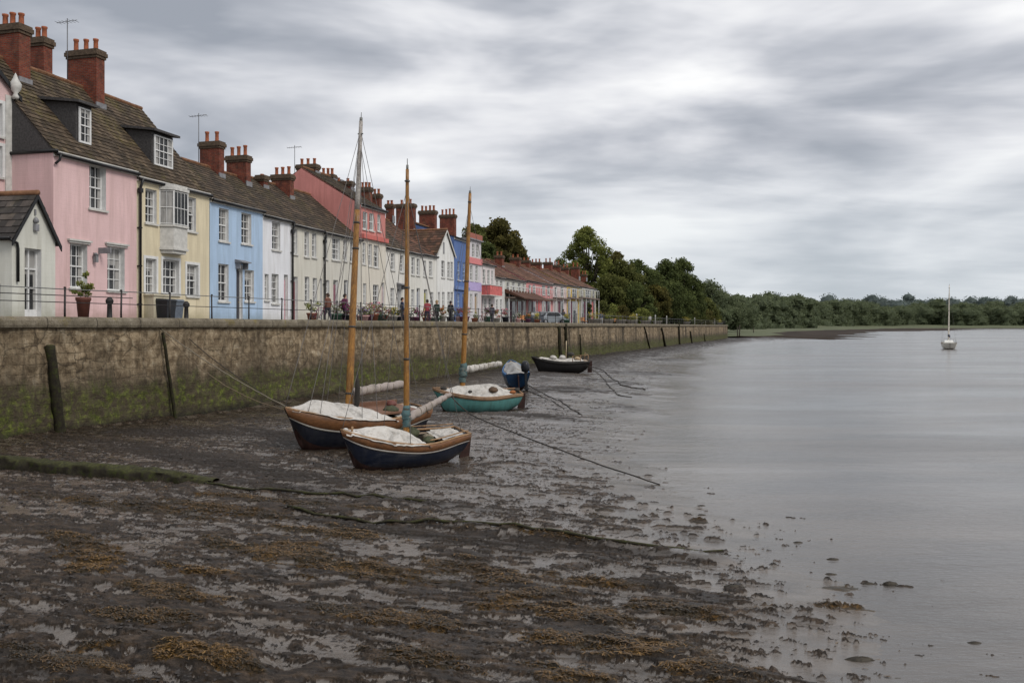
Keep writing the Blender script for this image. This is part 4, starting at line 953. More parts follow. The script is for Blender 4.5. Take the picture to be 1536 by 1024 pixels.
def woodm(name, c, rough=.4):
    s = NT(name); v = s.coord(); g = s.noise(s.mapping(v, (1.5, 12, 12)), 2.0, 5, .7); n = s.noise(v, 3.2, 5, .7)
    cc = s.ramp(g, [(.3, tuple(k*.5 for k in c)), (.55, c), (.75, tuple(min(1, k*1.5) for k in c))])
    cc = s.mix(s.ramp(n, [(.5, 0.), (.7, .7)]), cc, (.06, .035, .02)); return s.out(cc, rough, s.bump(g, .3, .01), None, .4)
def mastm():
    s = NT('varnished_mast'); v = s.coord(); g = s.noise(s.mapping(v, (14, 14, .8)), 2.0, 6, .7); n = s.noise(v, 1.2, 5, .75)
    c = s.ramp(g, [(.3, (.12, .045, .008)), (.5, (.26, .12, .022)), (.7, (.40, .20, .045))])
    c = s.mix(s.ramp(n, [(.5, 0.), (.72, .75)]), c, (.09, .045, .02)); return s.out(c, .4, s.bump(g, .3, .01), None, .45)
mst = mastm(); greym = woodm('grey_mast', (.36, .33, .30), .6)
def greymast():
    return greym
def clothm(name, c):
    s = NT(name); v = s.coord(); n = s.noise(v, 2.2, 6, .7, .4); f = s.noise(v, 9, 5, .7)
    cc = s.ramp(n, [(.34, tuple(k*.5 for k in c)), (.5, c), (.8, tuple(min(.9, k*1.15) for k in c))])
    cc = s.mix(s.ramp(f, [(.5, 0.), (.72, .55)]), cc, (.24, .20, .15)); cc = s.mix(s.ramp(s.noise(v, .9, 5, .7), [(.5, 0.), (.66, .45)]), cc, (.26, .23, .18)); return s.out(cc, .85, s.bump(s.math('ADD', n, s.math('MULTIPLY', f, .3)), .35, .03), None, .1)
canv = clothm('white_canvas', (.47, .45, .42)); tealc = clothm('teal_canvas', (.075, .13, .135)); sailc = clothm('greyed_sailcloth', (.30, .26, .24))
ropem = plain('pale_rope', (.17, .145, .105), .85, .4, 20); dropem = plain('dark_rope', (.03, .026, .022), .85, .4, 20); wirem = plain('rigging_wire', (.14, .13, .125), .5, .2, 5, 0, .4)
antif = plain('red_brown_bottom_paint', (.035, .016, .013), .6, .5, 4, .3); darkin = plain('dark_bilge', (.03, .026, .022), .7, .5, 6); tarp = plain('olive_tarpaulin', (.045, .05, .025), .7, .5, 8, .4)
class Boat:
    def __init__(s, name, label, px, Yc, yaw, heel, L, B, D, sheer=.3, stern=.55, zoff=-.08, trim=0, group=None, z=None):
        x = T(px)*Yc; zb = mz(x, Yc)+zoff if z is None else z
        s.root = empty(name, (x, Yc, zb), (math.radians(heel), math.radians(trim), math.radians(yaw))); tag(s.root, label, 'boat', group)
        s.L, s.B, s.D, s.sheer, s.stern = L, B, D, sheer, stern
        s.root.rotation_mode = 'XYZ'; s.M = Matrix.Translation(Vector((x, Yc, zb))) @ s.root.rotation_euler.to_matrix().to_4x4()
    def x(s, t): return (t-.5)*s.L
    def b(s, t):          # t 0 stern .. 1 bow
        ts = s.stern; a = sstep(0, .5, np.array(t)).item()
        return s.B/2*max(0.0, 1-t**2.7)**.78*(ts+(1-ts)*a)
    def gz(s, t): return s.D+s.sheer*(1.15*max(0, t-.42)**1.7*2.0)+s.sheer*.35*max(0, .35-t)**1.3*2
    def kz(s, t): return s.D*(.62*max(0, (t-.72)/.28)**2.2+.30*max(0, (.3-t)/.3)**1.8)
    def P(s, t, v, sd, out=0.0):
        b = s.b(t); k = s.kz(t); g = s.gz(t); f = math.sin(v*math.pi/2)
        y = (b*f**.72)+out if b > 0 else out; zz = k+(g-k)*(v**1.55)
        rake = .15*s.L*max(0, (t-.80)/.20)**2*(v-1)*.9 - .08*s.L*max(0, (.2-t)/.2)**1.5*(v-1)
        return (s.x(t)+rake, sd*y, zz)
    def hull(s, topmat, strake=None, strk=(.80, 1.0), bot=.28, inner=(.02, .5), deck=None, stripe=None):
        ts = np.concatenate([np.linspace(0, .84, 26), np.linspace(.87, 1, 9)]); vs = np.linspace(0, 1, 15)
        P = [[s.P(t, v, -1) for v in vs[::-1]]+[s.P(t, v, 1) for v in vs[1:]] for t in ts]
        m = MB(); nj = len(P[0]); m.grid(P)
        for i in range(len(ts)-1):
            for j in range(nj-1):
                v = abs((j+.5)-(nj-1)/2)/((nj-1)/2)
                m.mi[i*(nj-1)+j] = 1 if v < bot+.1 else 0
        m.add(P[0], [tuple(range(nj))], 0)
        h = m.obj('hull', [topmat, antif], s.root)
        if strake:
            m = MB()
            for sd in (-1, 1):
                Q = [[s.P(t, v, sd, o) for v, o in ((strk[0], .004), (strk[0]+.01, .03), (strk[1], .035), (1.0, .0), (1.0, -.05))] for t in ts]
                for q_ in Q:
                    for k in (3, 4): q_[k] = (q_[k][0], q_[k][1], q_[k][2]+.035)
                m.grid(Q if sd > 0 else Q[::-1])
            m.obj('timber_strake', strake, s.root)
        if stripe:
            m = MB()
            for sd in (-1, 1):
                Q = [[s.P(t, v, sd, o) for v, o in ((strk[0]-.035, .004), (strk[0]-.03, .022), (strk[0]-.005, .022), (strk[0], .004))] for t in ts]
                m.grid(Q if sd > 0 else Q[::-1])
            m.obj('painted_line', stripe, s.root)
        # keel and stem, rudder
        m = MB(); pts = [(s.x(t), 0, s.kz(t)-.03) for t in np.linspace(.16, .72, 14)]; m.tube(pts, .055, 6); m.obj('keel', antif, s.root)
        m = MB(); x0 = s.x(0); m.box(x0-.32, x0+.02, -.025, .025, s.kz(0)*.6-.05, s.gz(0)*.95); r_ = m.obj('rudder', antif, s.root)
        # deck forward + side decks, sole
        i0, i1 = inner; m = MB(); dm = deck or woodm('bleached_deck', (.28, .22, .16), .7)
        Q = [[(s.x(t), s.b(t)*k*.96, s.gz(t)-.05+.05*(1-k*k)) for k in np.linspace(-1, 1, 9)] for t in np.linspace(i1, .985, 14)]; m.grid(Q)
        for sd in (-1, 1):
            Q = [[(s.x(t), sd*s.b(t)*k*.96, s.gz(t)-.04) for k in ((.72, 1) if sd > 0 else (1, .72))] for t in np.linspace(i0, i1, 14)]; m.grid(Q)
        Q = [[(s.x(t), s.b(t)*k*.96, s.gz(t)-.04) for k in (-1, 0, 1)] for t in (.0, i0+.02)]; m.grid(Q); m.obj('deck', dm, s.root)
        m = MB()
        Q = [[(s.x(t), s.b(t)*.73*k, z_) for k, z_ in ((-1, s.gz(t)-.04), (-1, s.D*.42), (1, s.D*.42), (1, s.gz(t)-.04))] for t in np.linspace(i0, i1, 10)]; m.grid(Q, smooth=False)
        for t in (i0, i1): q_ = [(s.x(t), s.b(t)*.73*k, z_) for k, z_ in ((-1, s.gz(t)-.04), (-1, s.D*.42), (1, s.D*.42), (1, s.gz(t)-.04))]; m.add(q_, [(0, 1, 2, 3)])
        m.obj('cockpit', darkin, s.root)
        m = MB()
        for t in np.linspace(i0+.08, i1-.08, 2): b = s.b(t)*.74; m.box(s.x(t)-.13, s.x(t)+.13, -b, b, s.gz(t)-.22, s.gz(t)-.18)
        m.obj('thwart', woodm('pale_thwart', (.33, .25, .16), .6), s.root)
        return h
    def rail(s, mat, r=.03, z=.05, ins=.03, t0=0., t1=.99):
        m = MB()
        for sd in (-1, 1): m.tube([(s.x(t), sd*max(.0, s.b(t)-ins), s.gz(t)+z) for t in np.linspace(t0, t1, 26)], r, 6)
        if t0 == 0: m.tube([(s.x(0), -s.b(0)+ins, s.gz(0)+z), (s.x(0), s.b(0)-ins, s.gz(0)+z)], r, 6)
        m.obj('gunwale', mat, s.root)
    def cover(s, t0, t1, h, seed, mat=None, droop=.16, humps=(), name='canvas_cover', wid=1.03, mast=None):
        ts = np.linspace(t0, t1, 70); ks = np.linspace(-1, 1, 44); TT, KK = np.meshgrid(ts, ks, indexing='ij')
        sl = s.L/4; n1 = fbm(TT*3.2*sl, KK*1.2+seed, seed, 3)-.5
        skew = TT+KK*.05*np.sin(TT*9+seed); rid = 1-np.abs(2*fbm(skew*13*sl, KK*.9+seed, seed+30, 2)-1); rid2 = 1-np.abs(2*fbm(skew*5*sl+3, KK*.7, seed+60, 2)-1)
        env = (1-np.abs(KK)**1.5)*sstep(t0-.01, t0+.22, TT)*sstep(t1+.03, t1-.3, TT)
        Z = h*env*(.8+.7*n1)-((1-rid)*.09+(1-rid2)*.16)*(.35+.65*np.abs(KK))*(1-np.abs(KK)**6)+.03
        for (ht, hk, hr, hh) in humps: Z = Z+hh*np.exp(-(((TT-ht)/hr)**2+((KK-hk)/.5)**2))
        P = []; ed = fbm(TT*12, KK*0+seed, seed+9, 3)
        for i, t in enumerate(ts):
            b = s.b(min(t, .985)); row = []
            for j, k in enumerate(ks):
                ov = max(0, abs(k)-.86)/.14; z = s.gz(t)+.05+Z[i, j]-ov**1.3*droop*(.1+1.8*ed[i, j])
                yy = k*(b*wid+.05*ov)
                xx = s.x(t)+(n1[i, j])*.10
                if t > t1-.03 or t < t0+.02: z -= .05
                row.append((xx, yy, z+.0))
            P.append(row)
        m = MB(); m.grid(P); o = m.obj(name, mat or canv, s.root); return o
    def inv(s, p): return s.M.inverted() @ Vector(p)
    def mast(s, t, ptop, r, mat=mst, upper=None, boot=None, zb=None, band=.3):
        base = Vector((s.x(t), 0, s.D*.5)); top = s.inv(ptop); m = MB(); n = 24
        pts = [base.lerp(top, i/n) for i in range(n+1)]
        f = 1-band if upper else 1
        k = int(n*f); rr = lambda i: r*(1-.45*(i/n)**1.6)*(1.05 if i == 0 else 1)
        m.tube(pts[:k+1], [rr(i) for i in range(k+1)], 10); mo = m.obj('mast', mat, s.root)
        if upper: m = MB(); m.tube(pts[k:], [rr(i)*.93 for i in range(k, n+1)], 10); m.obj('topmast', upper, mo)
        m = MB(); tp = pts[-1]; d = (top-base).normalized(); m.tube([tp-d*.02, tp+d*.12], r*.42, 8); m.tube([tp+d*.1, tp+d*.3], .012, 5); q_ = pts[-2]
        m.tube([q_+Vector((0, .12, 0)), q_-Vector((0, .12, 0))], .025, 6); m.tube([q_, tp], r*.5, 6); m.obj('mast_head', plain('masthead_metal', (.15, .15, .14), .5), mo)
        m = MB()
        for i in (3, 8, 14, k-1): c = pts[i]; m.tube([c-d*.03, c+d*.03], rr(i)*1.15, 10)
        m.obj('mast_band', plain('iron_band', (.05, .045, .04), .5), mo)
        if boot:
            m = MB(); a, b = boot; L_ = (top-base).length; nn = 12; q0 = base+d*a; q1 = base+d*b
            m.tube([q0.lerp(q1, i/nn)+Vector((random.uniform(-.02, .02), random.uniform(-.02, .02), 0)) for i in range(nn+1)], [r*(1.12+.45*math.sin(i/nn*3.0)+random.uniform(-.08, .08)) for i in range(nn+1)], 12)
            m.obj('mast_boot', tealc, mo)
        s.top = top; s.base = base; s.md = d
        return mo
    def stay(s, f, to, r=.009, name='stay', mat=None, sag=0.0):
        a = s.base.lerp(s.top, f); b = Vector(to); m = MB(); pts = [a.lerp(b, i/14)+Vector((0, 0, -sag*4*(i/14)*(1-i/14))) for i in range(15)]; m.tube(pts, r, 5); m.obj(name, mat or wirem, s.root)
    def boom(s, za, end, r=.05, sail=.11, seed=1, mat=sailc, r2=None):
        a = s.base+s.md*za; b = Vector(end); m = MB(); m.tube([a, b], r*.8, 8); bo = m.obj('boom', woodm('boom_spar', (.25, .12, .05)), s.root)
        m = MB(); n = 26; d = b-a; pts = []; rs = []
        for i in range(n+1):
            t = i/n; pts.append(a+d*t*.97+Vector((0, 0, .04+.02*math.sin(i*1.9)))+Vector((random.uniform(-1, 1), random.uniform(-1, 1), random.uniform(-1, 1)))*.012)
            rs.append((sail+((r2 or sail*.55)-sail)*t)*(1+.07*math.sin(i*.9+seed)+random.uniform(-.05, .05)))
        m.tube(pts, rs, 12); m.obj('furled_sail', mat, bo)
        m = MB()
        sd_ = d.cross(Vector((0, 0, 1))).normalized(); up_ = sd_.cross(d).normalized()
        m.tube([pts[0].lerp(pts[-1], k/120)+(sd_*math.cos(k*.42)+up_*math.sin(k*.42))*(rs[min(n, int(k/120*n))]*1.07) for k in range(121)], .009, 4)
        m.obj('sail_tie', ropem, bo)
    def clutter(s, items):
        for (nm, t, k, z, r, mat) in items:
            m = MB(); c = Vector((s.x(t), s.b(t)*k, s.gz(t)+z)); n = 9
            P = [[(c.x+r*math.cos(u)*math.cos(w_)*random.uniform(.75, 1.2), c.y+r*math.sin(u)*math.cos(w_)*random.uniform(.75, 1.2), c.z+r*.6*math.sin(w_)*random.uniform(.8, 1.1)) for u in np.linspace(0, 2*math.pi, n, endpoint=False)] for w_ in np.linspace(-1.4, 1.5, 6)]
            m.grid(P, closed=True); m.obj(nm, mat, s.root)
warm = woodm('varnished_strake', (.17, .075, .03), .45); rail_m = woodm('worn_gunwale', (.30, .18, .09), .55)
# front boat
b1 = Boat('sailing_dinghy', 'dark blue wooden sailing boat with orange timber strake nearest the camera, teal mast boot', 602, 24.3, 218, -9, 3.95, 1.8, .86, .42, .50, zoff=-.14)
b1.hull(paintm('navy_hull_paint', (.005, .009, .022), .3), warm, (.87, 1.0), .30, (.06, .46), stripe=paintm('white_line_paint', (.36, .33, .30)))
b1.rail(rail_m, .032, .045, .02)
b1.rail(rail_m, .018, .15, .05, .02, .40)
b1.cover(.40, .97, .26, 3, humps=((.62, .1, .1, .10), (.50, .35, .05, .08)), droop=.07)
b1.cover(.02, .24, .05, 9, name='stern_sheet', wid=.7, droop=.02)
b1.mast(.47, (T(611)*24.4, 24.4, zat(254, 24.4)), .085, mst, None, boot=(.72, 1.35))
b1.clutter([('tarpaulin_bundle', .42, -.30, .12, .30, tarp), ('tarpaulin_bundle', .35, .45, .02, .20, tarp), ('rope_coil', .30, .0, .0, .17, ropem), ('fender', .90, .2, .06, .10, darkin), ('fender', .955, -.3, .08, .07, canv)])
e1 = b1.inv((T(677)*26.2, 26.2, zat(592, 26.2))); b1.boom(.95, e1, .05, .13, 2)
for t_, k in ((.56, 1), (.56, -1)): b1.stay(.93, (b1.x(t_), k*b1.b(t_), b1.gz(t_)), name='shroud')
b1.stay(.93, (b1.x(.99), 0, b1.gz(.98)+.05)); b1.stay(.93, e1, name='topping_lift'); b1.stay(.93, (b1.x(.01), 0, b1.gz(0)), name='backstay')
for t in np.linspace(.05, .36, 7):
    for k in (-1, 1):
        pass
m = MB(); m.tube([(b1.x(.93), .12, b1.gz(.93)), (b1.x(.93), .12, b1.gz(.93)+.22)], .03, 6); m.obj('mooring_post', rail_m, b1.root)
# second boat, behind to the left
b2 = Boat('sailing_boat', 'larger black hulled wooden sailing boat with the tallest orange mast, behind the front one', 532, 27.8, 229, -7, 5.5, 2.3, 1.10, .46, .5, zoff=-.14)
b2.hull(paintm('black_hull_paint', (.008, .010, .018), .35), warm, (.80, 1.0), .30, (.06, .36), stripe=paintm('white_line_paint2', (.30, .28, .25)))
b2.rail(rail_m, .035, .045, .02)
b2.cover(.34, .975, .34, 13, humps=((.82, .1, .10, .16), (.45, .3, .06, .10)), droop=.05)
b2.cover(.03, .30, .18, 17, name='cockpit_cover', droop=.05)
b2.mast(.56, (T(541.5)*28.6, 28.6, zat(182, 28.6)), .12, mst, greym, band=.28)
b2.clutter([('tarpaulin_bundle', .30, .35, .16, .27, tarp), ('rope_coil', .56, .25, .15, .20, ropem), ('rope_coil', .60, -.3, .15, .16, dropem), ('fender', .22, -.2, .25, .18, plain('faded_red_float', (.14, .05, .04), .6))])
e2 = b2.inv((T(606)*30.6, 30.6, zat(577, 30.6))); b2.boom(1.25, e2, .06, .15, 5, r2=.13)
b2.stay(.97, (b2.x(1.0), 0, b2.gz(.99)+.05)); b2.stay(.97, (b2.x(.84), b2.b(.84), b2.gz(.84)), name='shroud'); b2.stay(.72, (b2.x(.90), b2.b(.90), b2.gz(.90)), name='shroud')
for t_, k in ((.60, 1), (.60, -1), (.50, 1), (.50, -1)): b2.stay(.96, (b2.x(t_), k*b2.b(t_), b2.gz(t_)), name='shroud')
b2.stay(.97, (b2.x(.0), 0, b2.gz(0)), name='backstay'); b2.stay(.93, e2, name='topping_lift')
m = MB(); m.tube([b2.base+Vector((-.12, .05, .6)), b2.base+Vector((-.19, .1, 1.0)), b2.base+Vector((-.18, .08, 1.5)), b2.base+Vector((-.13, .05, 2.0))], [.06, .09, .08, .02], 8); m.obj('halyard_bundle', dropem, b2.root)
m = MB(); m.box(b2.x(.12), b2.x(.46), -.62, .62, b2.gz(.3)+.10, b2.gz(.3)+.17); m.box(b2.x(.12), b2.x(.46), -.56, -.5, b2.gz(.3)-.1, b2.gz(.3)+.3); m.obj('coaming', plain('faded_red_timber', (.16, .085, .055), .6), b2.root)
# turquoise boat
b3 = Boat('turquoise_sailing_boat', 'turquoise hulled sailing boat with white cover and rust stains, further along the mud', 713, 39.8, 199, -9, 4.15, 1.95, .94, .34, .6, zoff=-.12)
b3.hull(paintm('turquoise_hull_paint', (.085, .24, .225), .45, .8), woodm('rusty_strake', (.22, .13, .07), .6), (.93, 1.0), .22, (.08, .3), stripe=None)
b3.rail(woodm('rusty_gunwale', (.26, .15, .08), .6), .035, .045, .02)
b3.cover(.08, .93, .36, 23, humps=((.35, -.1, .14, .14),), droop=.08, wid=.95)
b3.mast(.66, (T(705)*39.6, 39.6, zat(290, 39.6)), .125, mst, None, boot=(1.0, 1.9))
b3.clutter([('debris_bundle', .34, .45, .28, .24, plain('brown_rag', (.08, .05, .03), .8, .5)), ('debris_bundle', .6, .4, .15, .16, darkin), ('debris_bundle', .88, .2, .12, .16, darkin), ('debris_bundle', .1, .5, .1, .15, plain('rust_lump', (.25, .09, .03), .8)), ('debris_bundle', .02, -.1, .1, .16, darkin)])
e3 = b3.inv((T(753)*40.9, 40.9, zat(546, 40.9))); b3.boom(1.55, e3, .06, .16, 8, mat=canv, r2=.12)
b3.stay(.95, (b3.x(.97), 0, b3.gz(.97))); b3.stay(.95, (b3.x(.9), b3.b(.9), b3.gz(.9)), name='shroud'); b3.stay(.95, (b3.x(.6), -b3.b(.6), b3.gz(.6)), name='shroud'); b3.stay(.95, e3, name='topping_lift')
# blue dinghy seen from the stern with outboard
b4 = Boat('blue_motorboat', 'deep blue motorboat with raised black outboard, tucked behind the turquoise boat', 773, 50.5, 96, -4, 3.8, 1.55, 1.15, .3, .85, zoff=.05, trim=-6)
b4.hull(paintm('blue_hull_paint', (.008, .035, .085), .3, .3), plain('blue_strake', (.02, .12, .30), .4), (.86, 1.0), .25, (.08, .45))
b4.cover(.06, .9, .22, 33, droop=.05, wid=.8, mat=clothm('grey_boat_cover', (.28, .28, .28)))
m = MB(); x0 = b4.x(0)-.12; z0 = b4.gz(0); m.lathe([(.10, 0), (.22, .06), (.25, .25), (.21, .5), (.12, .62), (0, .64)], (x0-.1, -.42, z0+.1), 12)
m2 = MB(); m2.box(x0-.2, x0-.02, -.49, -.35, z0-1.2, z0+.12); m2.tube([(x0-.5, -.42, z0-1.1), (x0+.05, -.42, z0-1.1)], [.07, .11], 8); m2.box(x0-.32, x0-.0, -.55, -.29, z0-.85, z0-.8)
c_ = m.obj('outboard_cowling', plain('black_cowling', (.012, .014, .018), .35), b4.root); m2.obj('outboard_leg', plain('dark_leg', (.02, .022, .025), .45), b4.root)
# black boat by the quay
b5 = Boat('black_workboat', 'black workboat with white clutter on deck moored close to the quay', 839, 67.5, 186, -6, 4.5, 2.0, 1.05, .42, .85, zoff=-.05)
b5.hull(paintm('tarred_hull', (.012, .011, .012), .5, .3), plain('dark_strake', (.02, .018, .017), .6), (.90, 1.0), .2, (.06, .5))
b5.cover(.08, .85, .18, 43, droop=.0, wid=.86, mat=clothm('dirty_white_cloth', (.48, .46, .43)))
m = MB(); m.tube([(b5.x(.38), -.2, .9), (b5.x(.38), -.2, 2.6)], .05, 6); m.obj('mast', woodm('bleached_post', (.4, .32, .2)), b5.root)
b5.clutter([('deck_bundle', .45, 0, .3, .28, canv), ('deck_bundle', .62, .2, .25, .3, canv), ('deck_bundle', .2, .2, .2, .26, plain('tan_bundle', (.35, .26, .16), .8)), ('deck_bundle', .3, -.3, .5, .3, darkin)])
m = MB()
for k, tt in ((.8, .03), (-.8, .03), (.8, .16), (.8, .3)): m.tube([(b5.x(tt), b5.b(tt)*k, b5.gz(tt)), (b5.x(tt), b5.b(tt)*k, b5.gz(tt)+.5)], .03, 5)
m.tube([(b5.x(.3), b5.b(.3)*.8, b5.gz(.3)+.5), (b5.x(.03), b5.b(.03)*.8, b5.gz(0)+.5), (b5.x(.03), -b5.b(.03)*.8, b5.gz(0)+.5)], .025, 5); m.obj('stern_rail', rail_m, b5.root)
# white yacht afloat
b6 = Boat('white_yacht', 'white sailing yacht afloat alone on the river with bare mast', 1423, 149, 66, 0, 7.8, 2.7, 1.35, .25, .75, z=-.32)
b6.hull(paintm('cream_hull_paint', (.66, .64, .58), .3, .2), plain('varnish_rail', (.2, .12, .07), .5), (.93, 1.0), .12, (.08, .32), deck=plain('cream_deck', (.6, .58, .52), .6))
m = MB(); P = []
for t in np.linspace(.36, .74, 8): w_ = b6.b(t)*.62; hh = .42*math.sin(max(0, min(1, (t-.33)/.16))*1.57)*(1 if t < .6 else max(.25, 1-(t-.6)*4)); P.append([(b6.x(t), -w_, b6.gz(t)-.03), (b6.x(t), -w_*.85, b6.gz(t)+hh), (b6.x(t), w_*.85, b6.gz(t)+hh), (b6.x(t), w_, b6.gz(t)-.03)])
m.grid(P, smooth=False); m.add(P[0], [(0, 1, 2, 3)]); m.obj('coachroof', plain('white_coachroof', (.68, .67, .63), .5), b6.root)
b6.mast(.58, (T(1424)*149, 149, zat(428, 149)), .11, plain('white_mast_paint', (.72, .66, .56), .4), None)
b6.stay(.95, (b6.x(.99), 0, b6.gz(.98)), .012); b6.stay(.98, (b6.x(0), 0, b6.gz(0)), .012, 'backstay')
for k in (-1, 1): b6.stay(.92, (b6.x(.55), k*b6.b(.55), b6.gz(.55)), .012, 'shroud')
b6.boom(1.9, (b6.x(.12), .0, b6.gz(.1)+1.0), .06, .17, 4, mat=plain('navy_sail_cover', (.02, .03, .06), .8), r2=.12)
m = MB()
for k in (-.9, .9):
    for tt in (.02, .2, .4, .7): m.tube([(b6.x(tt), b6.b(tt)*k, b6.gz(tt)), (b6.x(tt), b6.b(tt)*k, b6.gz(tt)+.65)], .022, 5)
    m.tube([(b6.x(tt), b6.b(tt)*k, b6.gz(tt)+.65) for tt in (.02, .2, .4, .7, .97)], .015, 5)
m.tube([(b6.x(.02), -b6.b(.02)*.9, b6.gz(0)+.65), (b6.x(.02), b6.b(.02)*.9, b6.gz(0)+.65)], .02, 5); m.obj('guard_rail', plain('steel_rail', (.35, .35, .34), .4), b6.root)

# ---- mooring lines
def line(name, pts, r, label, sag=.0, mat=dropem, n=24, cat='rope', wob=.01):
    """pts: (px, py, Y or None for on the mud)"""
    W = []
    for px, py, Y in pts:
        if Y is None:
            x, y = G(px, py, .15)
            for _ in range(3): x, y = G(px, py, mz(x, y)+.02)
            W.append(Vector((x, y, mz(x, y)+r*.6)))
        else: W.append(Vector((T(px)*Y, Y, zat(py, Y))))
    P = []
    for a, b in zip(W[:-1], W[1:]):
        k = max(3, int(n*(b-a).length/8)); mud = a.z < .6 and b.z < .6
        for i in range(k):
            t = i/k
            if mud: q_ = a.lerp(b, t); P.append(Vector((q_.x+random.uniform(-1, 1)*wob*2, q_.y+random.uniform(-1, 1)*wob*2, mz(q_.x, q_.y)+r*.7))); continue
            P.append(a.lerp(b, t)+Vector((random.uniform(-1, 1)*wob, random.uniform(-1, 1)*wob, -sag*4*t*(1-t)+random.uniform(-1, 1)*wob)))
    P.append(W[-1]); m = MB(); o_ = P[0].copy(); m.tube([p-o_ for p in P], r, 6); o = m.obj(name, mat, None, o_); tag(o, label, cat); return o
line('mooring_rope', [(676, 594, 26.1), (714, 626, 24.9), (990, 726, None)], .018, 'long dark mooring rope running from the front boat down to the wet mud', .05)
line('mooring_rope', [(240, 492, 34.1), (434, 612, 25.9)], .018, 'upper pale mooring rope from the quay wall to the black boat', .16, ropem)
line('mooring_rope', [(243, 495, 34.0), (440, 617, 26.0)], .014, 'lower pale mooring rope from the quay wall to the black boat', .55, plain('tan_rope', (.16, .12, .075), .85))
line('mooring_rope', [(284, 508, 35.3), (380, 580, 31), (436, 610, 26.2)], .014, 'third darker mooring rope drooping from the quay coping to the black boat', .1)
line('mooring_rope', [(240, 492, 34.1), (222, 484, 33.6), (226, 478, 33.8)], .02, 'short rope end hanging over the coping at the slender pile', .0, ropem)
line('mooring_rope', [(789, 575, 49), (830, 597, None), (872, 621, None)], .024, 'dark mooring rope on the mud beside the blue motorboat', .04)
line('mooring_rope', [(785, 577, 49), (818, 597, None), (846, 613, None)], .02, 'thinner second rope beside the blue motorboat', .04)
line('mooring_chain', [(880, 548, 66), (905, 556, None), (930, 574, None), (948, 578, None), (968, 584, None)], .03, 'dark mooring chain trailing from the black workboat over the flats', 0, cat='chain', wob=.03)
line('mooring_rope', [(880, 550, 66), (898, 560, None), (925, 590, None), (948, 596, None)], .02, 'dark rope curling over the flats right of the workboat', 0, wob=.03)
line('buried_cable', [(300, 723, None), (380, 731, None), (470, 739, None), (560, 744, None), (640, 752, None)], .03, 'muddy cable half buried in a ridge beyond the mossy ledge', 0, mossm, cat='cable', wob=.012)
line('buried_cable', [(430, 767, None), (560, 775, None), (700, 788, None), (850, 803, None), (960, 816, None), (1085, 828, None)], .03, 'long weedy cable half buried across the middle of the mud', 0, mossm, cat='cable', wob=.012)
# ================================================================ trees
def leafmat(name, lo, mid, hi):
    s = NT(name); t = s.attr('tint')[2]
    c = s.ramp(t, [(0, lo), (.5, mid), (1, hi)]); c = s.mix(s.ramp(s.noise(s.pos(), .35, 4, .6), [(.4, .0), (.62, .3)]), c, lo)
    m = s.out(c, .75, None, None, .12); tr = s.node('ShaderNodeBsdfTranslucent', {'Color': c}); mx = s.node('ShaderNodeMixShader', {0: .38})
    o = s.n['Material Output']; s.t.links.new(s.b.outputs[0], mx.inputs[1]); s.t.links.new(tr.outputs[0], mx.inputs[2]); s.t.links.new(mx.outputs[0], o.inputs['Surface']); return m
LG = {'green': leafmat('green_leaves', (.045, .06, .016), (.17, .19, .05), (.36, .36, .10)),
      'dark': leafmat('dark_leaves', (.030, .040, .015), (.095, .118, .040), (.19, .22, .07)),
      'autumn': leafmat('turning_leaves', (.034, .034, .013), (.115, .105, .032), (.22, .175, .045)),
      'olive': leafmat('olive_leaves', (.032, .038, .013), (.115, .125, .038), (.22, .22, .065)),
      'far': leafmat('distant_leaves', (.075, .092, .055), (.125, .15, .078), (.19, .205, .11)),  # leaf colours lightened, distance haze is mixed into them
      'haze': leafmat('hazy_leaves', (.11, .135, .13), (.135, .165, .15), (.165, .195, .17))}  # pale bluish leaf colours stand in for air haze
barkm = plain('bark', (.055, .045, .035), .9, .4, 3, .5)
def leaves(C, R, n, size, seed, out=.06, flat=.8):
    """n small leaf faces scattered in the shells of clumps C (k,3) radii R (k,)"""
    g = np.random.default_rng(seed); k = g.choice(len(C), n, p=(R**2)/np.sum(R**2))
    d = g.normal(size=(n, 3)); d /= np.linalg.norm(d, axis=1)[:, None]
    rad = g.random(n)**.45; rad = rad*(1+.25*(g.random(n) < out)*g.random(n)*2)
    p = C[k]+d*(R[k]*rad)[:, None]*np.array([1, 1, flat])
    a = g.normal(size=(n, 3)); a /= np.linalg.norm(a, axis=1)[:, None]; b = np.cross(a, g.normal(size=(n, 3))); b /= np.linalg.norm(b, axis=1)[:, None]
    s = size*(.6+.8*g.random(n))[:, None]; a = a*s; b = b*s*.62
    V = np.stack([p-a, p-b*.9, p+a, p+b*.9], 1).reshape(-1, 3); Q = np.arange(4*n).reshape(n, 4)
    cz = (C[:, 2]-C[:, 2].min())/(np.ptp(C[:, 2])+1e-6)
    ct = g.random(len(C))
    t = .18+.28*(d[:, 2]*.5+.5)*rad+.2*cz[k]+.28*(ct[k]-.5)+.30*(g.random(n)-.45)  # upper and outer leaves tinted lighter: crown shading put into the colour
    return V, Q, np.clip(t, 0, 1)
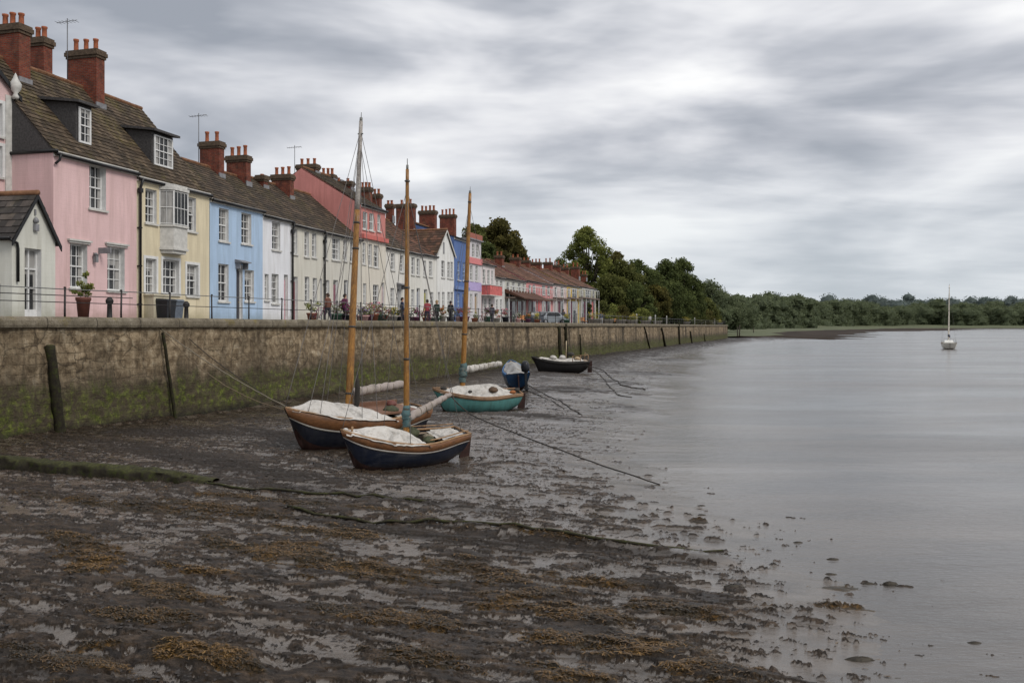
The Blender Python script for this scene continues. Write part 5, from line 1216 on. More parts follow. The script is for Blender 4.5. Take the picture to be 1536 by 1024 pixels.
def tree(name, label, x, y, z0, H, Wd, kind, seed, n=9000, group=None, size=.28, trunk=.35, bare=.28, nc=70, airy=False, shape=1.0, cat='tree'):
    g = np.random.default_rng(seed); root = empty(name, (x, y, z0)); tag(root, label, cat, group)
    C = []; R = []
    hb = H*bare
    for i in range(nc):
        f = (i+.5)/nc; zz = hb+(H*.93-hb)*f**.9; prof = math.sin(min(1, (f*.86+.16))*math.pi)**.55*shape
        an = g.random()*6.28; rr = Wd/2*prof*(g.random()**.5)*.86; C.append((rr*math.cos(an), rr*math.sin(an), zz)); R.append(Wd*(.075 if airy else .115)*(.55+.9*g.random()))
    C = np.array(C); R = np.array(R)
    V, Q, t = leaves(C, R, n, size, seed)
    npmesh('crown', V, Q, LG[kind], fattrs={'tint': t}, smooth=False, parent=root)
    m = MB(); m.tube([(0, 0, -.3), (.1, 0, H*.2), (-.1, .1, H*.45), (.05, 0, H*.8)], [trunk, trunk*.8, trunk*.55, trunk*.12], 8)
    for i in range(0, nc, 3 if not airy else 2):
        c = C[i]; s0 = Vector((0, 0, max(hb*.6, c[2]*.55))); e = Vector(c); md = s0.lerp(e, .5)+Vector((0, 0, -.05*H*g.random())); m.tube([s0, md, e], [trunk*.3, trunk*.18, trunk*.05], 5)
    m.obj('trunk', barkm, root); return root
def tpx(px, Y): return T(px)*Y
TG = 'trees behind the promenade'
# left group behind the houses
tree('oak_tree', 'rusty green tree rising behind the lilac house', tpx(712, 150), 150, PROMZ, (489-330)*150/F+CZ-PROMZ, 8.5, 'olive', 11, 9000, size=.30)
tree('oak_tree', 'broad autumn tinted tree behind the small white houses', tpx(748, 155), 155, PROMZ, (489-326)*155/F, 11.5, 'autumn', 12, 13000, size=.30)
tree('oak_tree', 'lower yellowing tree right of the broad autumn tinted one', tpx(774, 160), 160, PROMZ, (489-352)*160/F, 6.6, 'autumn', 13, 6000, size=.28)
tree('oak_tree', 'dark green tree at the foot of the autumn tinted one', tpx(730, 140), 140, PROMZ, (489-362)*140/F, 8, 'dark', 14, 8000, size=.28, bare=.1)
tree('oak_tree', 'small green tree peeping over the far terrace roofs', tpx(786, 165), 165, PROMZ, (489-375)*165/F, 4.5, 'dark', 15, 3500, size=.28, bare=.1)
# big airy tree and the dark belt
tree('beech_tree', 'tallest airy tree with a rounded crown beyond the far terrace', tpx(880, 178), 178, PROMZ, (489-335)*178/F, 13.2, 'green', 21, 17000, size=.22, airy=True, nc=150, bare=.30, trunk=.5, shape=1.05)
tree('beech_tree', 'lower spreading tree at the left foot of the tallest one', tpx(862, 172), 172, PROMZ, (489-388)*172/F, 8.5, 'green', 22, 5500, size=.28, airy=True, nc=50, bare=.3)
specs = [(905, 383, 10, 'green', 182), (925, 372, 8.5, 'autumn', 196), (935, 390, 11, 'olive', 178), (958, 387, 10, 'dark', 184), (978, 402, 9, 'dark', 188), (915, 412, 10, 'olive', 172), (950, 425, 10, 'dark', 174), (890, 425, 8, 'dark', 176), (983, 428, 8, 'autumn', 182), (1000, 388, 10.5, 'dark', 198), (1022, 386, 10.5, 'dark', 200), (1036, 412, 9, 'dark', 204), (1008, 425, 13, 'dark', 194), (968, 448, 8, 'olive', 180)]
names = ['green tree leaning against the tallest tree', 'thin brownish tree top behind the dark belt', 'olive tree in the middle of the belt beyond the terrace', 'dark tree at the centre of the belt', 'dark tree sloping down to the gap in the belt', 'low olive tree beside the last terrace house', 'low dark tree behind the promenade railing', 'dark tree close behind the last house', 'brown tinged tree in the gap of the belt', 'left dome of the dark double tree by the wall end', 'right dome of the dark double tree by the wall end', 'dark tree on the outer right flank of the double tree', 'lower skirt of the dark double tree', 'low olive bush like tree under the gap']
for i, ((px, py, wd, kd, Y), nm) in enumerate(zip(specs, names)):
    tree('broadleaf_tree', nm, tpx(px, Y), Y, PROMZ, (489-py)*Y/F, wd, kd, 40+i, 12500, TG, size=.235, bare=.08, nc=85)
# trees on the far spit
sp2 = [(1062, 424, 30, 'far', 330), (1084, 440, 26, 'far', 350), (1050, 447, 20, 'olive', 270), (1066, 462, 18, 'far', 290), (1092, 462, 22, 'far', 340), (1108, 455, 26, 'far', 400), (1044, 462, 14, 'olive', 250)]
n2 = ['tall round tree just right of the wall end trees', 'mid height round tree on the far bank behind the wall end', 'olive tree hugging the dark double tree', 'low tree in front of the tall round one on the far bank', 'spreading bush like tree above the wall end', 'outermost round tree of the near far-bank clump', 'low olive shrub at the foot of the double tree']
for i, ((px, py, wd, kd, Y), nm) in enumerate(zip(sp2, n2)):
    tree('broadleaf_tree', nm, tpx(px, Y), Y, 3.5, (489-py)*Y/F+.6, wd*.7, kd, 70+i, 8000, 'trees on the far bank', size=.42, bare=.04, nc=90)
# hedges and shrubs behind the railing
for i, (px, pt, wd, kd, Y, nm) in enumerate([(858, 446, 3.2, 'green', 128, 'bright green shrub in front of the yellow house'), (876, 447, 3.0, 'dark', 130, 'dark shrub in front of the olive house'), (905, 452, 4.0, 'olive', 152, 'rounded olive bush right of the last house'), (918, 455, 4.0, 'green', 156, 'clipped green bush behind the railing'), (935, 460, 5.0, 'autumn', 160, 'brownish low bush beneath the trees'), (965, 464, 6.0, 'green', 166, 'long low green bush beneath the trees'), (1040, 465, 7.0, 'olive', 196, 'low olive bush near the end of the quay'), (1060, 466, 6.0, 'autumn', 215, 'brownish bush at the end of the quay')]):
    tree('shrub', nm, tpx(px, Y), Y, PROMZ, (489-pt)*Y/F, wd, kd, 90+i, 1800, None, size=.16, bare=.02, nc=22, trunk=.08, cat='shrub')
# the far wood: one mass
def far_wood(name, rows, kind, seed, size, nleaf, label):
    g = np.random.default_rng(seed); C = []; R = []
    for (px0, px1, Y0, Y1, py0, py1, n) in rows:
        for i in range(n):
            f = (i+g.random())/n; px = px0+(px1-px0)*f; Y = Y0+(Y1-Y0)*f+g.random()*70*(Y0/900); top = py0+(py1-py0)*f+g.normal()*3.4*(900/Y0)**.3-3.0*math.sin(i*.9)*math.sin(i*.23+seed)-3*(g.random()**4)
            zt = zat(top, Y); cr = (8+8*g.random())*Y/1300*1.0; x = T(px)*Y; zz = zt-cr*.8
            while zz > -cr*.2:
                C.append((x+g.normal()*cr*.3, Y-(zt-zz)*.25+g.normal()*3, zz)); R.append(cr*(.8+.4*g.random())); zz -= cr*.9
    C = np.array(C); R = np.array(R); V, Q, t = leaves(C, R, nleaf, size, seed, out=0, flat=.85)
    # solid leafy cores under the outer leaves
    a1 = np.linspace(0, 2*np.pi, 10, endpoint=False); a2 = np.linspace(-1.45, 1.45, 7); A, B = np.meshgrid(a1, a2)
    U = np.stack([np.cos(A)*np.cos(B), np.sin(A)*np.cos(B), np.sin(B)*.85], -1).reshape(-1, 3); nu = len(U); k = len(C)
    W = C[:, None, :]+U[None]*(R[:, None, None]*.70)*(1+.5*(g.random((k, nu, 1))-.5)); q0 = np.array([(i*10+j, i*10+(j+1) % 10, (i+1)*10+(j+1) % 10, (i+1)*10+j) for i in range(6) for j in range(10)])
    Qc = (q0[None]+(np.arange(k)*nu)[:, None, None]).reshape(-1, 4)+len(V); tc = np.repeat(.02+.15*g.random(k), 60)+np.tile(np.repeat(np.linspace(-.1, .22, 6), 10), k)  # each core tinted dark below, lighter on top: painted crown shading
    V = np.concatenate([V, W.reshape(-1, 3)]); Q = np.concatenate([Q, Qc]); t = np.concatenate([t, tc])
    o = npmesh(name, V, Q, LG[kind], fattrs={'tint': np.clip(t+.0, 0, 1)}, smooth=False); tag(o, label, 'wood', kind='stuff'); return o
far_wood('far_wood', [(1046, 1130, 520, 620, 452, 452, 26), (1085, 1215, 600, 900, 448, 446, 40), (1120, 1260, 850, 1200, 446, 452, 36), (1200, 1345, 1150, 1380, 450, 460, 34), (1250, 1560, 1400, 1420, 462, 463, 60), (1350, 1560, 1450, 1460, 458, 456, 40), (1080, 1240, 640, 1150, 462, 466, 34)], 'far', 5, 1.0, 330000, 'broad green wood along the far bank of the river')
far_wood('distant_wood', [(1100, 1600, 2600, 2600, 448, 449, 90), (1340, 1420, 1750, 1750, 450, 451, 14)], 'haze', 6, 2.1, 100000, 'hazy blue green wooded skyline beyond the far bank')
# ================================================================ promenade life, weed and small things in the mud
def weedstuff():
    g = np.random.default_rng(3); N0 = 900000
    Y = 8.5*np.exp(g.random(N0)**1.15*math.log(34/8.5)); t = g.uniform(-.64, .64, N0); x = t*Y
    z, wd, sdv = mudz(x, Y); ok = (g.random(N0) < np.clip((wd-.35)*1.2, 0.001, 1))*(sdv > .6)*(x > WX0+WK*Y+.4)
    x, Y, z, wd = x[ok][:130000], Y[ok][:130000], z[ok][:130000], wd[ok][:130000]; n = len(x)
    an = g.normal(-.28, .7, n); L = (.011+.034*g.random(n)**1.8)*(.7+Y/24); w = L*(.08+.14*g.random(n))
    dx = np.cos(an)*L; dy = np.sin(an)*L; nx = -np.sin(an)*w; ny = np.cos(an)*w; h = (.003+.012*g.random(n))*(.7+Y/30)
    p = np.stack([x, Y, z+.002], 1); d = np.stack([dx, dy, np.zeros(n)], 1); s = np.stack([nx, ny, np.zeros(n)], 1); up = np.stack([g.normal(size=n)*.004, g.normal(size=n)*.004, h], 1)
    V = np.stack([p-d-s, p-d+s, p+up+s, p+up-s, p+d*.95+s*.5, p+d*.95-s*.5], 1).reshape(-1, 3); b = np.arange(n)*6
    Q = np.concatenate([np.stack([b, b+1, b+2, b+3], 1), np.stack([b+3, b+2, b+4, b+5], 1)])
    cl = fbm(x*.8, Y*.9, 5, 3); tt = np.clip(cl*.8-.1+g.random(n)*.55, 0, 1)
    s_ = NT('bladder_wrack'); a = s_.attr('tint')[2]; c = s_.ramp(a, [(0, (.008, .007, .005)), (.5, (.030, .020, .008)), (.74, (.10, .052, .012)), (1, (.19, .105, .026))])
    mt = s_.out(c, .4, None, None, .4)
    o = npmesh('seaweed', V, Q, mt, fattrs={'tint': np.concatenate([tt, tt])}, smooth=False); tag(o, 'brown and orange seaweed scattered in streaks over the mud', 'seaweed', kind='stuff')
    # pebbles and shell bits, mud crumbs
    N1 = 120000; Y = 8.5*np.exp(g.random(N1)*math.log(45/8.5)); t = g.uniform(-.64, .64, N1); x = t*Y; z, wd, sdv = mudz(x, Y)
    u = x*CA+Y*SA; v = -x*SA+Y*CA; cl = fbm(u*.7, v*2.2, 123, 4)
    ok = (sdv > 3.0)*(z > .0)*(x > WX0+WK*Y+.4)*(g.random(N1) < sstep(.42, .62, cl)*.75+.03); x, Y, z = x[ok][:42000], Y[ok][:42000], z[ok][:42000]; n = len(x)
    r = (.006+.018*g.random(n)**3)*(.7+Y/22); an = g.random(n)*6.28
    base = np.array([(1, 0, 0), (0, 1, 0), (-1, 0, 0), (0, -1, 0), (0, 0, .75)], float)
    c_, s2 = np.cos(an), np.sin(an); B = np.zeros((n, 5, 3)); st = 1+1.2*g.random(n)
    for k in range(5): bx, by, bz = base[k]; B[:, k, 0] = (bx*c_*st-by*s2)*r; B[:, k, 1] = (bx*s2*st+by*c_)*r; B[:, k, 2] = bz*r*.9-.002
    V = (B+np.stack([x, Y, z], 1)[:, None, :]).reshape(-1, 3); b = np.arange(n)*5
    Q = np.concatenate([np.stack([b+i, b+(i+1) % 4, b+4], 1) for i in range(4)])
    o = npmesh('mud_crumbs', V, Q, plain('dark_mud_crumb', (.030, .024, .020), .55, .5, 3, 0, 0, .4), smooth=True); tag(o, 'dark mud crumbs and pebbles strewn over the flats', 'mud crumbs', kind='stuff')
weedstuff()
# larger clods at the water's edge
cl = [(1250, 836, 10, 'dark clod standing in the shallows nearest the open water'), (1246, 858, 9, 'flat dark clod just below the largest one'), (1335, 874, 10, 'thin weed covered bar lying furthest right in the shallows'), (1052, 771, 7, 'small dark lump in the shallows'), (1052, 756, 6, 'small stick topped lump beside the rope end'), (905, 766, 14, 'low dark mud bar below the rope end'), (1197, 811, 8, 'dark sliver lying at the water line'), (1302, 872, 10, 'weedy bar left of the furthest right one'), (1100, 886, 16, 'long low mud bar in the right shallows'), (1462, 960, 10, 'tiny dark sliver floating at the lower right'), (1290, 985, 22, 'dark weed bar close to the lower right corner')]
for i, (px, py, wpx, lab) in enumerate(cl):
    x, y = G(px, py, .03); w_ = wpx*y/F; g = random.Random(i); m = MB(); P = []
    for a in np.linspace(0, 2*math.pi, 16, endpoint=False): P.append([(w_*math.cos(a)*k*g.uniform(.8, 1.2), w_*.45*math.sin(a)*k*g.uniform(.8, 1.2), hz*w_*g.uniform(.7, 1.2)) for k, hz in ((1.05, -.3), (.95, .03), (.6, .16), (.15, .22))])
    m.grid(P+[P[0]]); o = m.obj('mud_clod', plain('weedy_clod', (.028, .022, .014), .6, .6, 14, .6), None, (x, y, max(0, mz(x, y)))); tag(o, lab, 'mud clod')

# -- potted plants
def leafpot(name, label, px, Yoff, h, r, pc, lc, fl=None, n=260, group=None, seed=0, base=None):
    Y = wallY(px)+.0; t = T(px); Y = (-WX0+Yoff)/(WK-t); x = t*Y
    root = empty(name, (x, Y, PROMZ)); tag(root, label, 'potted plant', group)
    m = MB(); m.lathe([(r*.68, 0), (r*.95, h*.42), (r*1.08, h*.44), (r*1.08, h*.5), (r*.9, h*.5), (r*.85, h*.44)], (0, 0, 0), 12); m.obj('pot', plain('pot_%s' % pc[0], pc[1], .7), root)
    g = np.random.default_rng(seed+5); C = np.array([(g.normal()*r*.5, g.normal()*r*.5, h*(.55+.42*g.random())) for _ in range(9)]); R = np.full(9, r*.6)
    V, Q, tt = leaves(C, R, n, .055, seed); npmesh('foliage', V, Q, LG[lc], fattrs={'tint': np.clip(tt+.2, 0, 1)}, smooth=False, parent=root)
    if fl:
        V, Q, tt = leaves(C+np.array([0, 0, r*.2]), R, n//2+20, .062, seed+2); npmesh('flowers', V, Q, plain('petal_%s' % fl[0], fl[1], .6, .4, 20), smooth=False, parent=root)
leafpot('potted_shrub', 'tall rusty red planter with a leafy shrub before the pink house', 125, 1.6, 1.85, .25, ('rust', (.10, .035, .025)), 'green', n=420, seed=1)
pots = [(468, 'green', None), (503, 'green', ('white', (.6, .6, .55))), (512, 'dark', ('purple', (.16, .03, .10))), (521, 'dark', ('magenta', (.22, .03, .12))), (544, 'green', ('violet', (.12, .05, .22))), (552, 'dark', None), (560, 'green', ('pink', (.5, .15, .22))), (573, 'dark', ('purple', (.16, .03, .10))), (588, 'olive', ('yellow', (.45, .36, .06))), (597, 'dark', None), (604, 'autumn', ('orange', (.4, .12, .03))), (622, 'dark', ('magenta', (.22, .03, .12))), (640, 'green', ('pink', (.5, .15, .22))), (652, 'dark', None), (664, 'olive', ('orange', (.4, .12, .03))), (676, 'green', None), (689, 'dark', ('magenta', (.22, .03, .12))), (697, 'dark', ('red', (.4, .04, .04))), (712, 'green', ('white', (.6, .6, .55))), (731, 'dark', ('purple', (.16, .03, .10))), (745, 'green', ('red', (.4, .04, .04))), (758, 'dark', ('pink', (.5, .15, .22))), (777, 'dark', ('white', (.6, .6, .55))), (792, 'dark', ('orange', (.4, .12, .03))), (806, 'green', ('yellow', (.45, .36, .06))), (850, 'green', ('yellow', (.45, .36, .06)))]
pcs = [('clay', (.22, .08, .045)), ('green', (.04, .09, .06)), ('stone', (.3, .28, .25)), ('black', (.02, .02, .025)), ('blush', (.5, .3, .28)), ('plum', (.10, .03, .06))]
spots = ['left of the narrow balcony', 'under the iron balcony', 'beside the tall mast', 'left of the tall mast', 'right of the tall mast', 'under the coral gable', 'before the coral gabled house', 'by the white terrace door', 'left of the second mast', 'near the second mast', 'close by the second mast', 'just right of the second mast', 'before the third white terrace', 'left of the white gabled house', 'under the white gable', 'right under the white gable', 'before the tall blue house', 'by the dark blue door', 'before the lilac house', 'under the red balcony', 'by the small white house', 'left under the dark canopy', 'mid way under the dark canopy', 'right under the dark canopy', 'before the coral pink cottage', 'before the mustard cottage']
for i, ((px, lc, fl), sp_) in enumerate(zip(pots, spots)):
    pc = pcs[i % 6]; h = random.uniform(.95, 1.35)
    leafpot('flower_pot', '%s pot of %s %s' % (pc[0], (fl[0]+' flowers') if fl else 'green leaves', sp_), px, 1.5+random.random()*1.5, h, random.uniform(.26, .4), pc, lc, fl, 160, 'flower pots along the promenade', seed=10+i)
# -- wheelie bins before the yellow house
for px, c, lab in ((249, (.02, .022, .026), 'black wheeled bin in front of the yellow house'), (261, (.11, .13, .16), 'blue grey wheeled bin in front of the yellow house')):
    Y = (-WX0+3.6)/(WK-T(px)); root = empty('wheeled_bin', (T(px)*Y, Y, PROMZ), (0, 0, 1.2)); tag(root, lab, 'bin'); bm_ = plain('bin_plastic_%d' % px, c, .5)
    m = MB(); m.hexa([(-.22, -.26, .08), (.22, -.26, .08), (.22, .26, .08), (-.22, .26, .08), (-.29, -.34, .98), (.29, -.34, .98), (.29, .36, .98), (-.29, .36, .98)]); m.obj('body', bm_, root)
    m = MB(); m.hexa([(-.31, -.38, .985), (.31, -.38, .985), (.31, .38, .985), (-.31, .38, .985), (-.26, -.3, 1.06), (.26, -.3, 1.06), (.27, .36, 1.1), (-.27, .36, 1.1)]); m.tube([(-.27, .42, 1.03), (.27, .42, 1.03)], .025, 6); m.obj('lid', bm_, root)
    for sx in (-.24, .24): m = MB(); m.tube([(sx-.03, .27, .1), (sx+.03, .27, .1)], .1, 12); m.obj('wheel', black, root)
# -- bicycles
bike_m = plain('bike_frame', (.05, .03, .05), .4)
def make_bike(c, name='bicycle'):
    root = empty(name); fm = plain('bike_paint_%d' % int(c[0]*1000), c, .35)
    for x in (-.52, .52):
        m = MB(); R_ = .34; n = 20; m.tube([(x+R_*math.cos(a), 0, R_+R_*math.sin(a)) for a in np.linspace(0, 2*math.pi, n+1)], .022, 6, cap=False); m.tube([(x, -.04, R_), (x, .04, R_)], .03, 6); wl = m.obj('wheel', black, root)
        m = MB()
        for k in range(6): a = math.pi*k/6; m.tube([(x-R_*math.cos(a), 0, R_-R_*math.sin(a)), (x+R_*math.cos(a), 0, R_+R_*math.sin(a))], .004, 3)
        m.obj('spokes', wirem, wl)
    m = MB(); bb = (-.05, 0, .30); st = (-.2, 0, .82); hd = (.36, 0, .84); ra = (-.52, 0, .34); fa = (.52, 0, .34)
    for a, b in ((bb, st), (bb, hd), (st, hd), (bb, ra), (st, ra), (hd, fa)): m.tube([a, b], .018, 6)
    m.obj('frame', fm, root)
    m = MB(); m.tube([hd, (.33, 0, .98)], .014, 6); m.tube([(.25, -.26, 1.0), (.35, -.12, .99), (.35, .12, .99), (.25, .26, 1.0)], .014, 6); m.obj('handlebar', wirem, root)
    m = MB(); m.tube([st, (-.22, 0, .93)], .014, 6); m.hexa([(-.36, -.07, .93), (-.1, -.025, .93), (-.1, .025, .93), (-.36, .07, .93), (-.36, -.08, .98), (-.1, -.03, .97), (-.1, .03, .97), (-.36, .08, .98)]); m.obj('saddle', black, root)
    m = MB(); m.tube([(-.05, -.1, .3), (-.05, .1, .3)], .02, 6); m.tube([(-.05, .1, .3), (.05, .1, .18)], .01, 4); m.tube([(-.05, -.1, .3), (-.15, -.1, .42)], .01, 4); m.obj('crank', wirem, root)
    return root
protos = [make_bike((.12, .02, .06)), make_bike((.03, .05, .11)), make_bike((.16, .03, .02)), make_bike((.02, .05, .03))]
bk = [(478, 'plum bicycle leaning inside the railing left of the iron balcony'), (533, 'navy bicycle leaning on the railing right beside the tall mast'), (580, 'red bicycle leaning inside the railing by the first white terrace'), (613, 'green bicycle leaning behind the second mast'), (645, 'plum bicycle leaning before the third white terrace'), (682, 'navy bicycle leaning before the tall blue house'), (724, 'red bicycle leaning before the red balcony'), (768, 'green bicycle leaning under the dark canopy')]
for i, (px, lab) in enumerate(bk):
    o = protos[i] if i < 4 else copy_tree(protos[i % 4]); Y = (-WX0+1.0)/(WK-T(px)); o.location = (T(px)*Y, Y, PROMZ); o.rotation_euler = (math.radians(random.uniform(4, 9)), 0, math.atan2(UY, UX)+random.uniform(-.1, .1)); tag(o, lab, 'bicycle', 'bicycles leaning along the promenade')
# -- benches / tables with orange tops
for px, lab in ((786, 'orange topped table outside the far terrace'), (877, 'long orange bench before the olive house'), (925, 'yellow bench behind the railing under the trees')):
    Y = (-WX0+3)/(WK-T(px)); root = empty('bench', (T(px)*Y, Y, PROMZ), (0, 0, math.atan2(UY, UX))); tag(root, lab, 'bench'); c = plain('orange_timber', (.5, .2, .04), .6)
    m = MB()
    for k in range(4): m.box(-1, 1, -.22+k*.11, -.13+k*.11, .44, .48)
    m.obj('seat', c, root); m = MB()
    for k in range(3): m.box(-1, 1, .24, .27, .55+k*.13, .65+k*.13)
    m.obj('backrest', c, root)
    for sx in (-.85, .85): m = MB(); m.box(sx-.04, sx+.04, -.2, -.13, 0, .44); m.box(sx-.04, sx+.04, .18, .24, 0, .92); m.box(sx-.04, sx+.04, -.13, .18, .36, .435); m.obj('leg', rm, root)
# -- parked car
def car(px, off, c, lab, yaw):
    Y = (-WX0+off)/(WK-T(px)); root = empty('parked_car', (T(px)*Y, Y, PROMZ), (0, 0, yaw)); tag(root, lab, 'car')
    prof = [(-2.0, .35), (-2.02, .75), (-1.9, .95), (-1.3, 1.02), (-.75, 1.42), (.7, 1.45), (1.35, 1.0), (1.95, .9), (2.05, .6), (2.0, .3)]
    m = MB(); P = []
    for x, z in prof:
        k = .82 if z < 1.1 else .66; P.append([(x, -k*.97, .28), (x, -k-.0, min(z, .7)), (x, -k*.96, z), (x, k*.96, z), (x, k, min(z, .7)), (x, k*.97, .28)])
    m.grid(P); m.add(P[0], [tuple(range(6))]); m.add(P[-1], [tuple(range(6))[::-1]]); m.obj('body', plain('car_paint_%d' % px, c, .3, .05, 3, 0, 0, .6), root)
    m = MB()
    for sd in (-1, 1): m.add([(-1.05, sd*.775, 1.03), (-.72, sd*.69, 1.36), (.66, sd*.69, 1.38), (1.1, sd*.775, 1.05)], [(0, 1, 2, 3)])
    m.add([(.76, -.6, 1.42), (.76, .6, 1.42), (1.36, .7, 1.03), (1.36, -.7, 1.03)], [(0, 1, 2, 3)]); m.add([(-.82, -.6, 1.40), (-.82, .6, 1.40), (-1.33, .7, 1.04), (-1.33, -.7, 1.04)], [(0, 1, 2, 3)]); m.obj('window', glassmat(), root)
    for x in (-1.25, 1.3):
        for sd in (-1, 1): m = MB(); m.tube([(x, sd*.68, .32), (x, sd*.86, .32)], .32, 14); w_ = m.obj('wheel', black, root); m = MB(); m.tube([(x, sd*.861, .32), (x, sd*.87, .32)], .19, 10); m.obj('rim', lead, w_)
    for sd in (-1, 1): m = MB(); m.box(1.98, 2.07, sd*.62-.15, sd*.62+.15, .62, .78); m.obj('headlight', plain('lamp_glass', (.7, .7, .68), .2), root)
car(824, 4.2, (.20, .22, .24), 'grey silver car parked before the white cottage in the far terrace', math.atan2(UY, UX)+2.6)
car(805, 5.0, (.03, .035, .05), 'dark car parked before the coral pink cottage', math.atan2(UY, UX))
# -- people: one continuous skinned body each
def person(px, off, shirt, trousers, hairc, lab, yaw, arm=0.0, lean=0.0, sit=False):
    Y = (-WX0+off)/(WK-T(px)); x = T(px)*Y; root = empty('person', (x, Y, PROMZ), (0, 0, yaw)); tag(root, lab, 'person')
    me = bpy.data.meshes.new('body'); kh = .50
    J = {'pel': (0, 0, .95, .13), 'waist': (0, 0, 1.08, .125), 'chest': (.02+lean, 0, 1.32, .15), 'neck': (.03+lean, 0, 1.49, .06), 'head0': (.05+lean, 0, 1.60, .092), 'head1': (.05+lean, 0, 1.70, .085)}
    E = [('pel', 'waist'), ('waist', 'chest'), ('chest', 'neck'), ('neck', 'head0'), ('head0', 'head1')]
    for s_, k in ((1, 'l'), (-1, 'r')):
        st = .16*s_
        J['hip'+k] = (0, .10*s_, .90, .10); J['kn'+k] = (.05+st*.6, .11*s_, .50, .068); J['an'+k] = (-.02+st, .11*s_, .09, .045); J['to'+k] = (.15+st, .12*s_, .045, .038)
        J['sh'+k] = (.02+lean, .18*s_, 1.42, .062); J['el'+k] = (-.03+arm*.5*s_*.2+lean, .24*s_, 1.14, .046); J['wr'+k] = (.08+arm*.25+lean, .25*s_, .92+arm*.35, .034); J['ha'+k] = (.11+arm*.3+lean, .25*s_, .85+arm*.42, .036)
        E += [('pel', 'hip'+k), ('hip'+k, 'kn'+k), ('kn'+k, 'an'+k), ('an'+k, 'to'+k), ('chest', 'sh'+k), ('sh'+k, 'el'+k), ('el'+k, 'wr'+k), ('wr'+k, 'ha'+k)]
        for q_, (fx, fy) in enumerate(((.05, -.018), (.055, -.006), (.05, .006), (.042, .018), (.012, -.03 if s_ > 0 else .03))):
            hx, hy, hz, _ = J['ha'+k]; J['f%d%s' % (q_, k)] = (hx+.02, hy+fy, hz-fx, .010); E.append(('ha'+k, 'f%d%s' % (q_, k)))
    ks = list(J); me.from_pydata([J[k][:3] for k in ks], [(ks.index(a), ks.index(b)) for a, b in E], []); o = bpy.data.objects.new('body', me); col.objects.link(o); o.parent = root
    mod = o.modifiers.new('skin', 'SKIN')
    if not me.skin_vertices: bpy.context.view_layer.objects.active = o
    for i, k in enumerate(ks): me.skin_vertices[0].data[i].radius = (J[k][3], J[k][3]*(1.25 if k in ('chest', 'waist', 'pel') else 1)); me.skin_vertices[0].data[i].use_root = k == 'pel'
    sb = o.modifiers.new('sub', 'SUBSURF'); sb.levels = 1; sb.render_levels = 2
    s = NT('person_cloth'); c = s.coord(); zx, zy, z = s.sep(c)
    cc = s.mix(s.math('GREATER_THAN', z, .93), trousers, shirt); cc = s.mix(s.math('GREATER_THAN', z, 1.47), cc, (.42, .25, .18)); hand = s.math('MULTIPLY', s.math('LESS_THAN', z, .93+arm*.35), s.math('GREATER_THAN', s.math('ABSOLUTE', zy), .20)); cc = s.mix(hand, cc, (.42, .25, .18)); cc = s.mix(s.math('LESS_THAN', z, .09), cc, (.02, .02, .02)); me.materials.append(s.out(cc, .8))
    m = MB(); P = [[(.035+lean+.105*math.cos(u)*math.cos(w_)-.012, .098*math.sin(u)*math.cos(w_), 1.675+.105*math.sin(w_)) for u in np.linspace(0, 2*math.pi, 14, endpoint=False)] for w_ in np.linspace(-.1, 1.5, 6)]; m.grid(P, closed=True); P = [[(-.02+lean+.08*math.cos(u), .1*math.sin(u), z_) for u in np.linspace(math.pi*.55, math.pi*1.45, 8)] for z_ in (1.55, 1.62, 1.69)]; m.grid(P); m.obj('hair', plain('hair_%d' % px, hairc, .7), root)
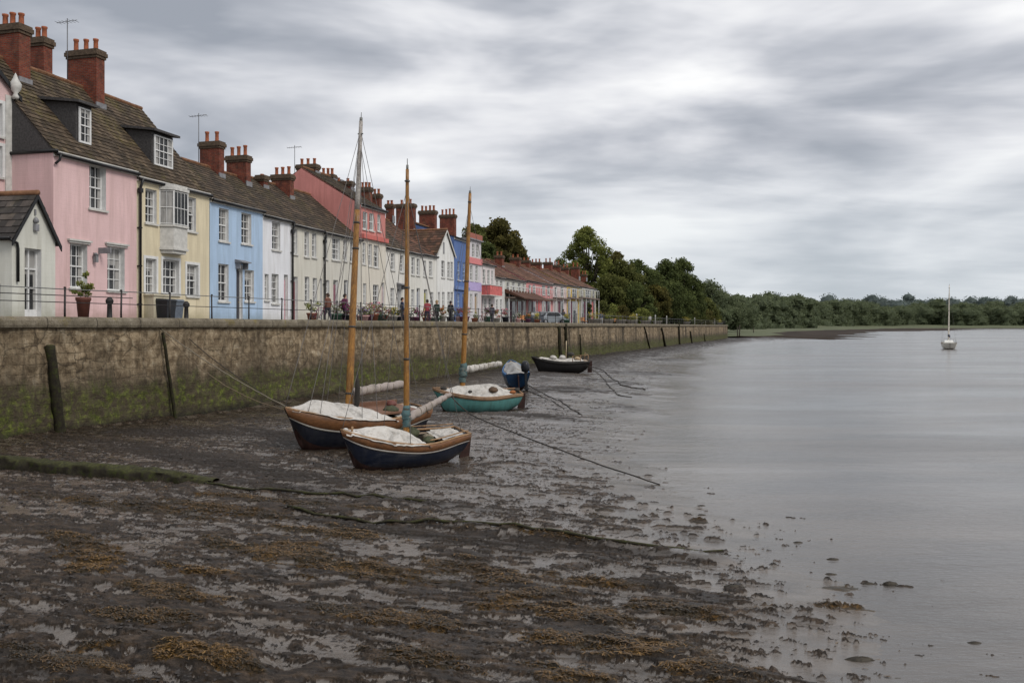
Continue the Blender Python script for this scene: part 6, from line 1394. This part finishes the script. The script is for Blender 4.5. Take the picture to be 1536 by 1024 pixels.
ppl = [(517, 2.2, (.14, .03, .08), (.06, .02, .05), (.03, .02, .015), 'person in a plum top standing behind the railing left of the tall mast', 1.0, .3, 0), (492, 2.6, (.12, .05, .035), (.03, .03, .04), (.05, .03, .02), 'person in a brown jacket behind the railing near the iron balcony', 2.6, .0, 0), (603, 2.0, (.02, .03, .07), (.02, .02, .03), (.02, .015, .01), 'person in dark navy clothes beside the second mast', .5, .0, 0), (641, 2.2, (.25, .04, .05), (.03, .03, .05), (.03, .02, .01), 'person in a red top near the white gabled house', 1.9, .2, 0), (655, 2.4, (.03, .05, .04), (.02, .02, .02), (.3, .2, .1), 'person in dark green walking before the white gabled house', 1.2, .0, 0), (676, 2.1, (.02, .02, .025), (.03, .03, .04), (.02, .01, .01), 'person in black before the tall blue house', 1.2, .1, 0), (902, 3.0, (.05, .07, .14), (.4, .4, .4), (.03, .02, .01), 'person in a blue top by the trees right of the last house', 1.4, .0, 0), (845, 3.0, (.04, .04, .05), (.03, .03, .04), (.03, .02, .01), 'person in dark clothes before the mustard cottage', 1.2, .0, 0), (738, 2.6, (.05, .05, .07), (.03, .03, .04), (.03, .02, .01), 'person in dark grey near the red balcony', 1.2, .0, 0), (975, 3.0, (.5, .5, .48), (.05, .05, .06), (.03, .02, .01), 'person in a white top far along the railing under the trees', 1.2, .0, 0)]
for p_ in ppl: person(*p_)
# white post, distance posts in the mud
Y = 196.; m = MB(); m.lathe([(.16, 0), (.16, 2.6), (.24, 2.7), (.14, 2.9), (.03, 3.2)], (0, 0, 0), 8); o = m.obj('white_post', offw, None, (T(1013)*Y, Y, PROMZ)); tag(o, 'white post standing under the dark double tree', 'post')
for px, pt, pb, Y, lab in ((1109, 487, 503, 248, 'dark stake in the mud just beyond the wall end'), (1106, 490, 503, 250, 'short stake beside the taller one beyond the wall end'), (1130, 491, 499, 300, 'small stake further out on the mud bank')):
    x = T(px)*Y; m = MB(); m.tube([(0, 0, -1), (.1, 0, zat(pt, Y))], [.22, .12], 6); o = m.obj('stake', pm, None, (x, Y, 0)); tag(o, lab, 'stake')

# low planters, white posts and shrubs along the far promenade
far_desc = ['beyond the last cottage', 'under the olive bush', 'by the clipped green bush', 'below the belt of trees', 'left of the white post', 'beside the white post', 'past the dark double tree', 'near the end of the quay', 'second from the quay end', 'at the very end of the quay']
for i, (px, lc) in enumerate([(893, 'olive'), (912, 'green'), (931, 'autumn'), (948, 'green'), (968, 'olive'), (986, 'dark'), (1030, 'autumn'), (1050, 'green'), (1066, 'olive'), (1080, 'green')]):
    leafpot('planter', 'low leafy planter behind the railing '+far_desc[i], px, 2.2, 1.5, .8, ('stone', (.3, .28, .25)), lc, ('yellow', (.45, .36, .06)) if i % 3 == 0 else None, 300, 'planters along the far promenade', seed=60+i)
for i, px in enumerate((955, 983, 1000, 1042, 1058, 1072)):
    Y = (-WX0+1.6)/(WK-T(px)); m = MB(); m.lathe([(.09, 0), (.09, 1.5), (.12, 1.55), (.03, 1.7)], (0, 0, 0), 8); o = m.obj('white_post', offw, None, (T(px)*Y, Y, PROMZ)); tag(o, 'short white post behind the far stretch of railing', 'post', 'short white posts along the far promenade')
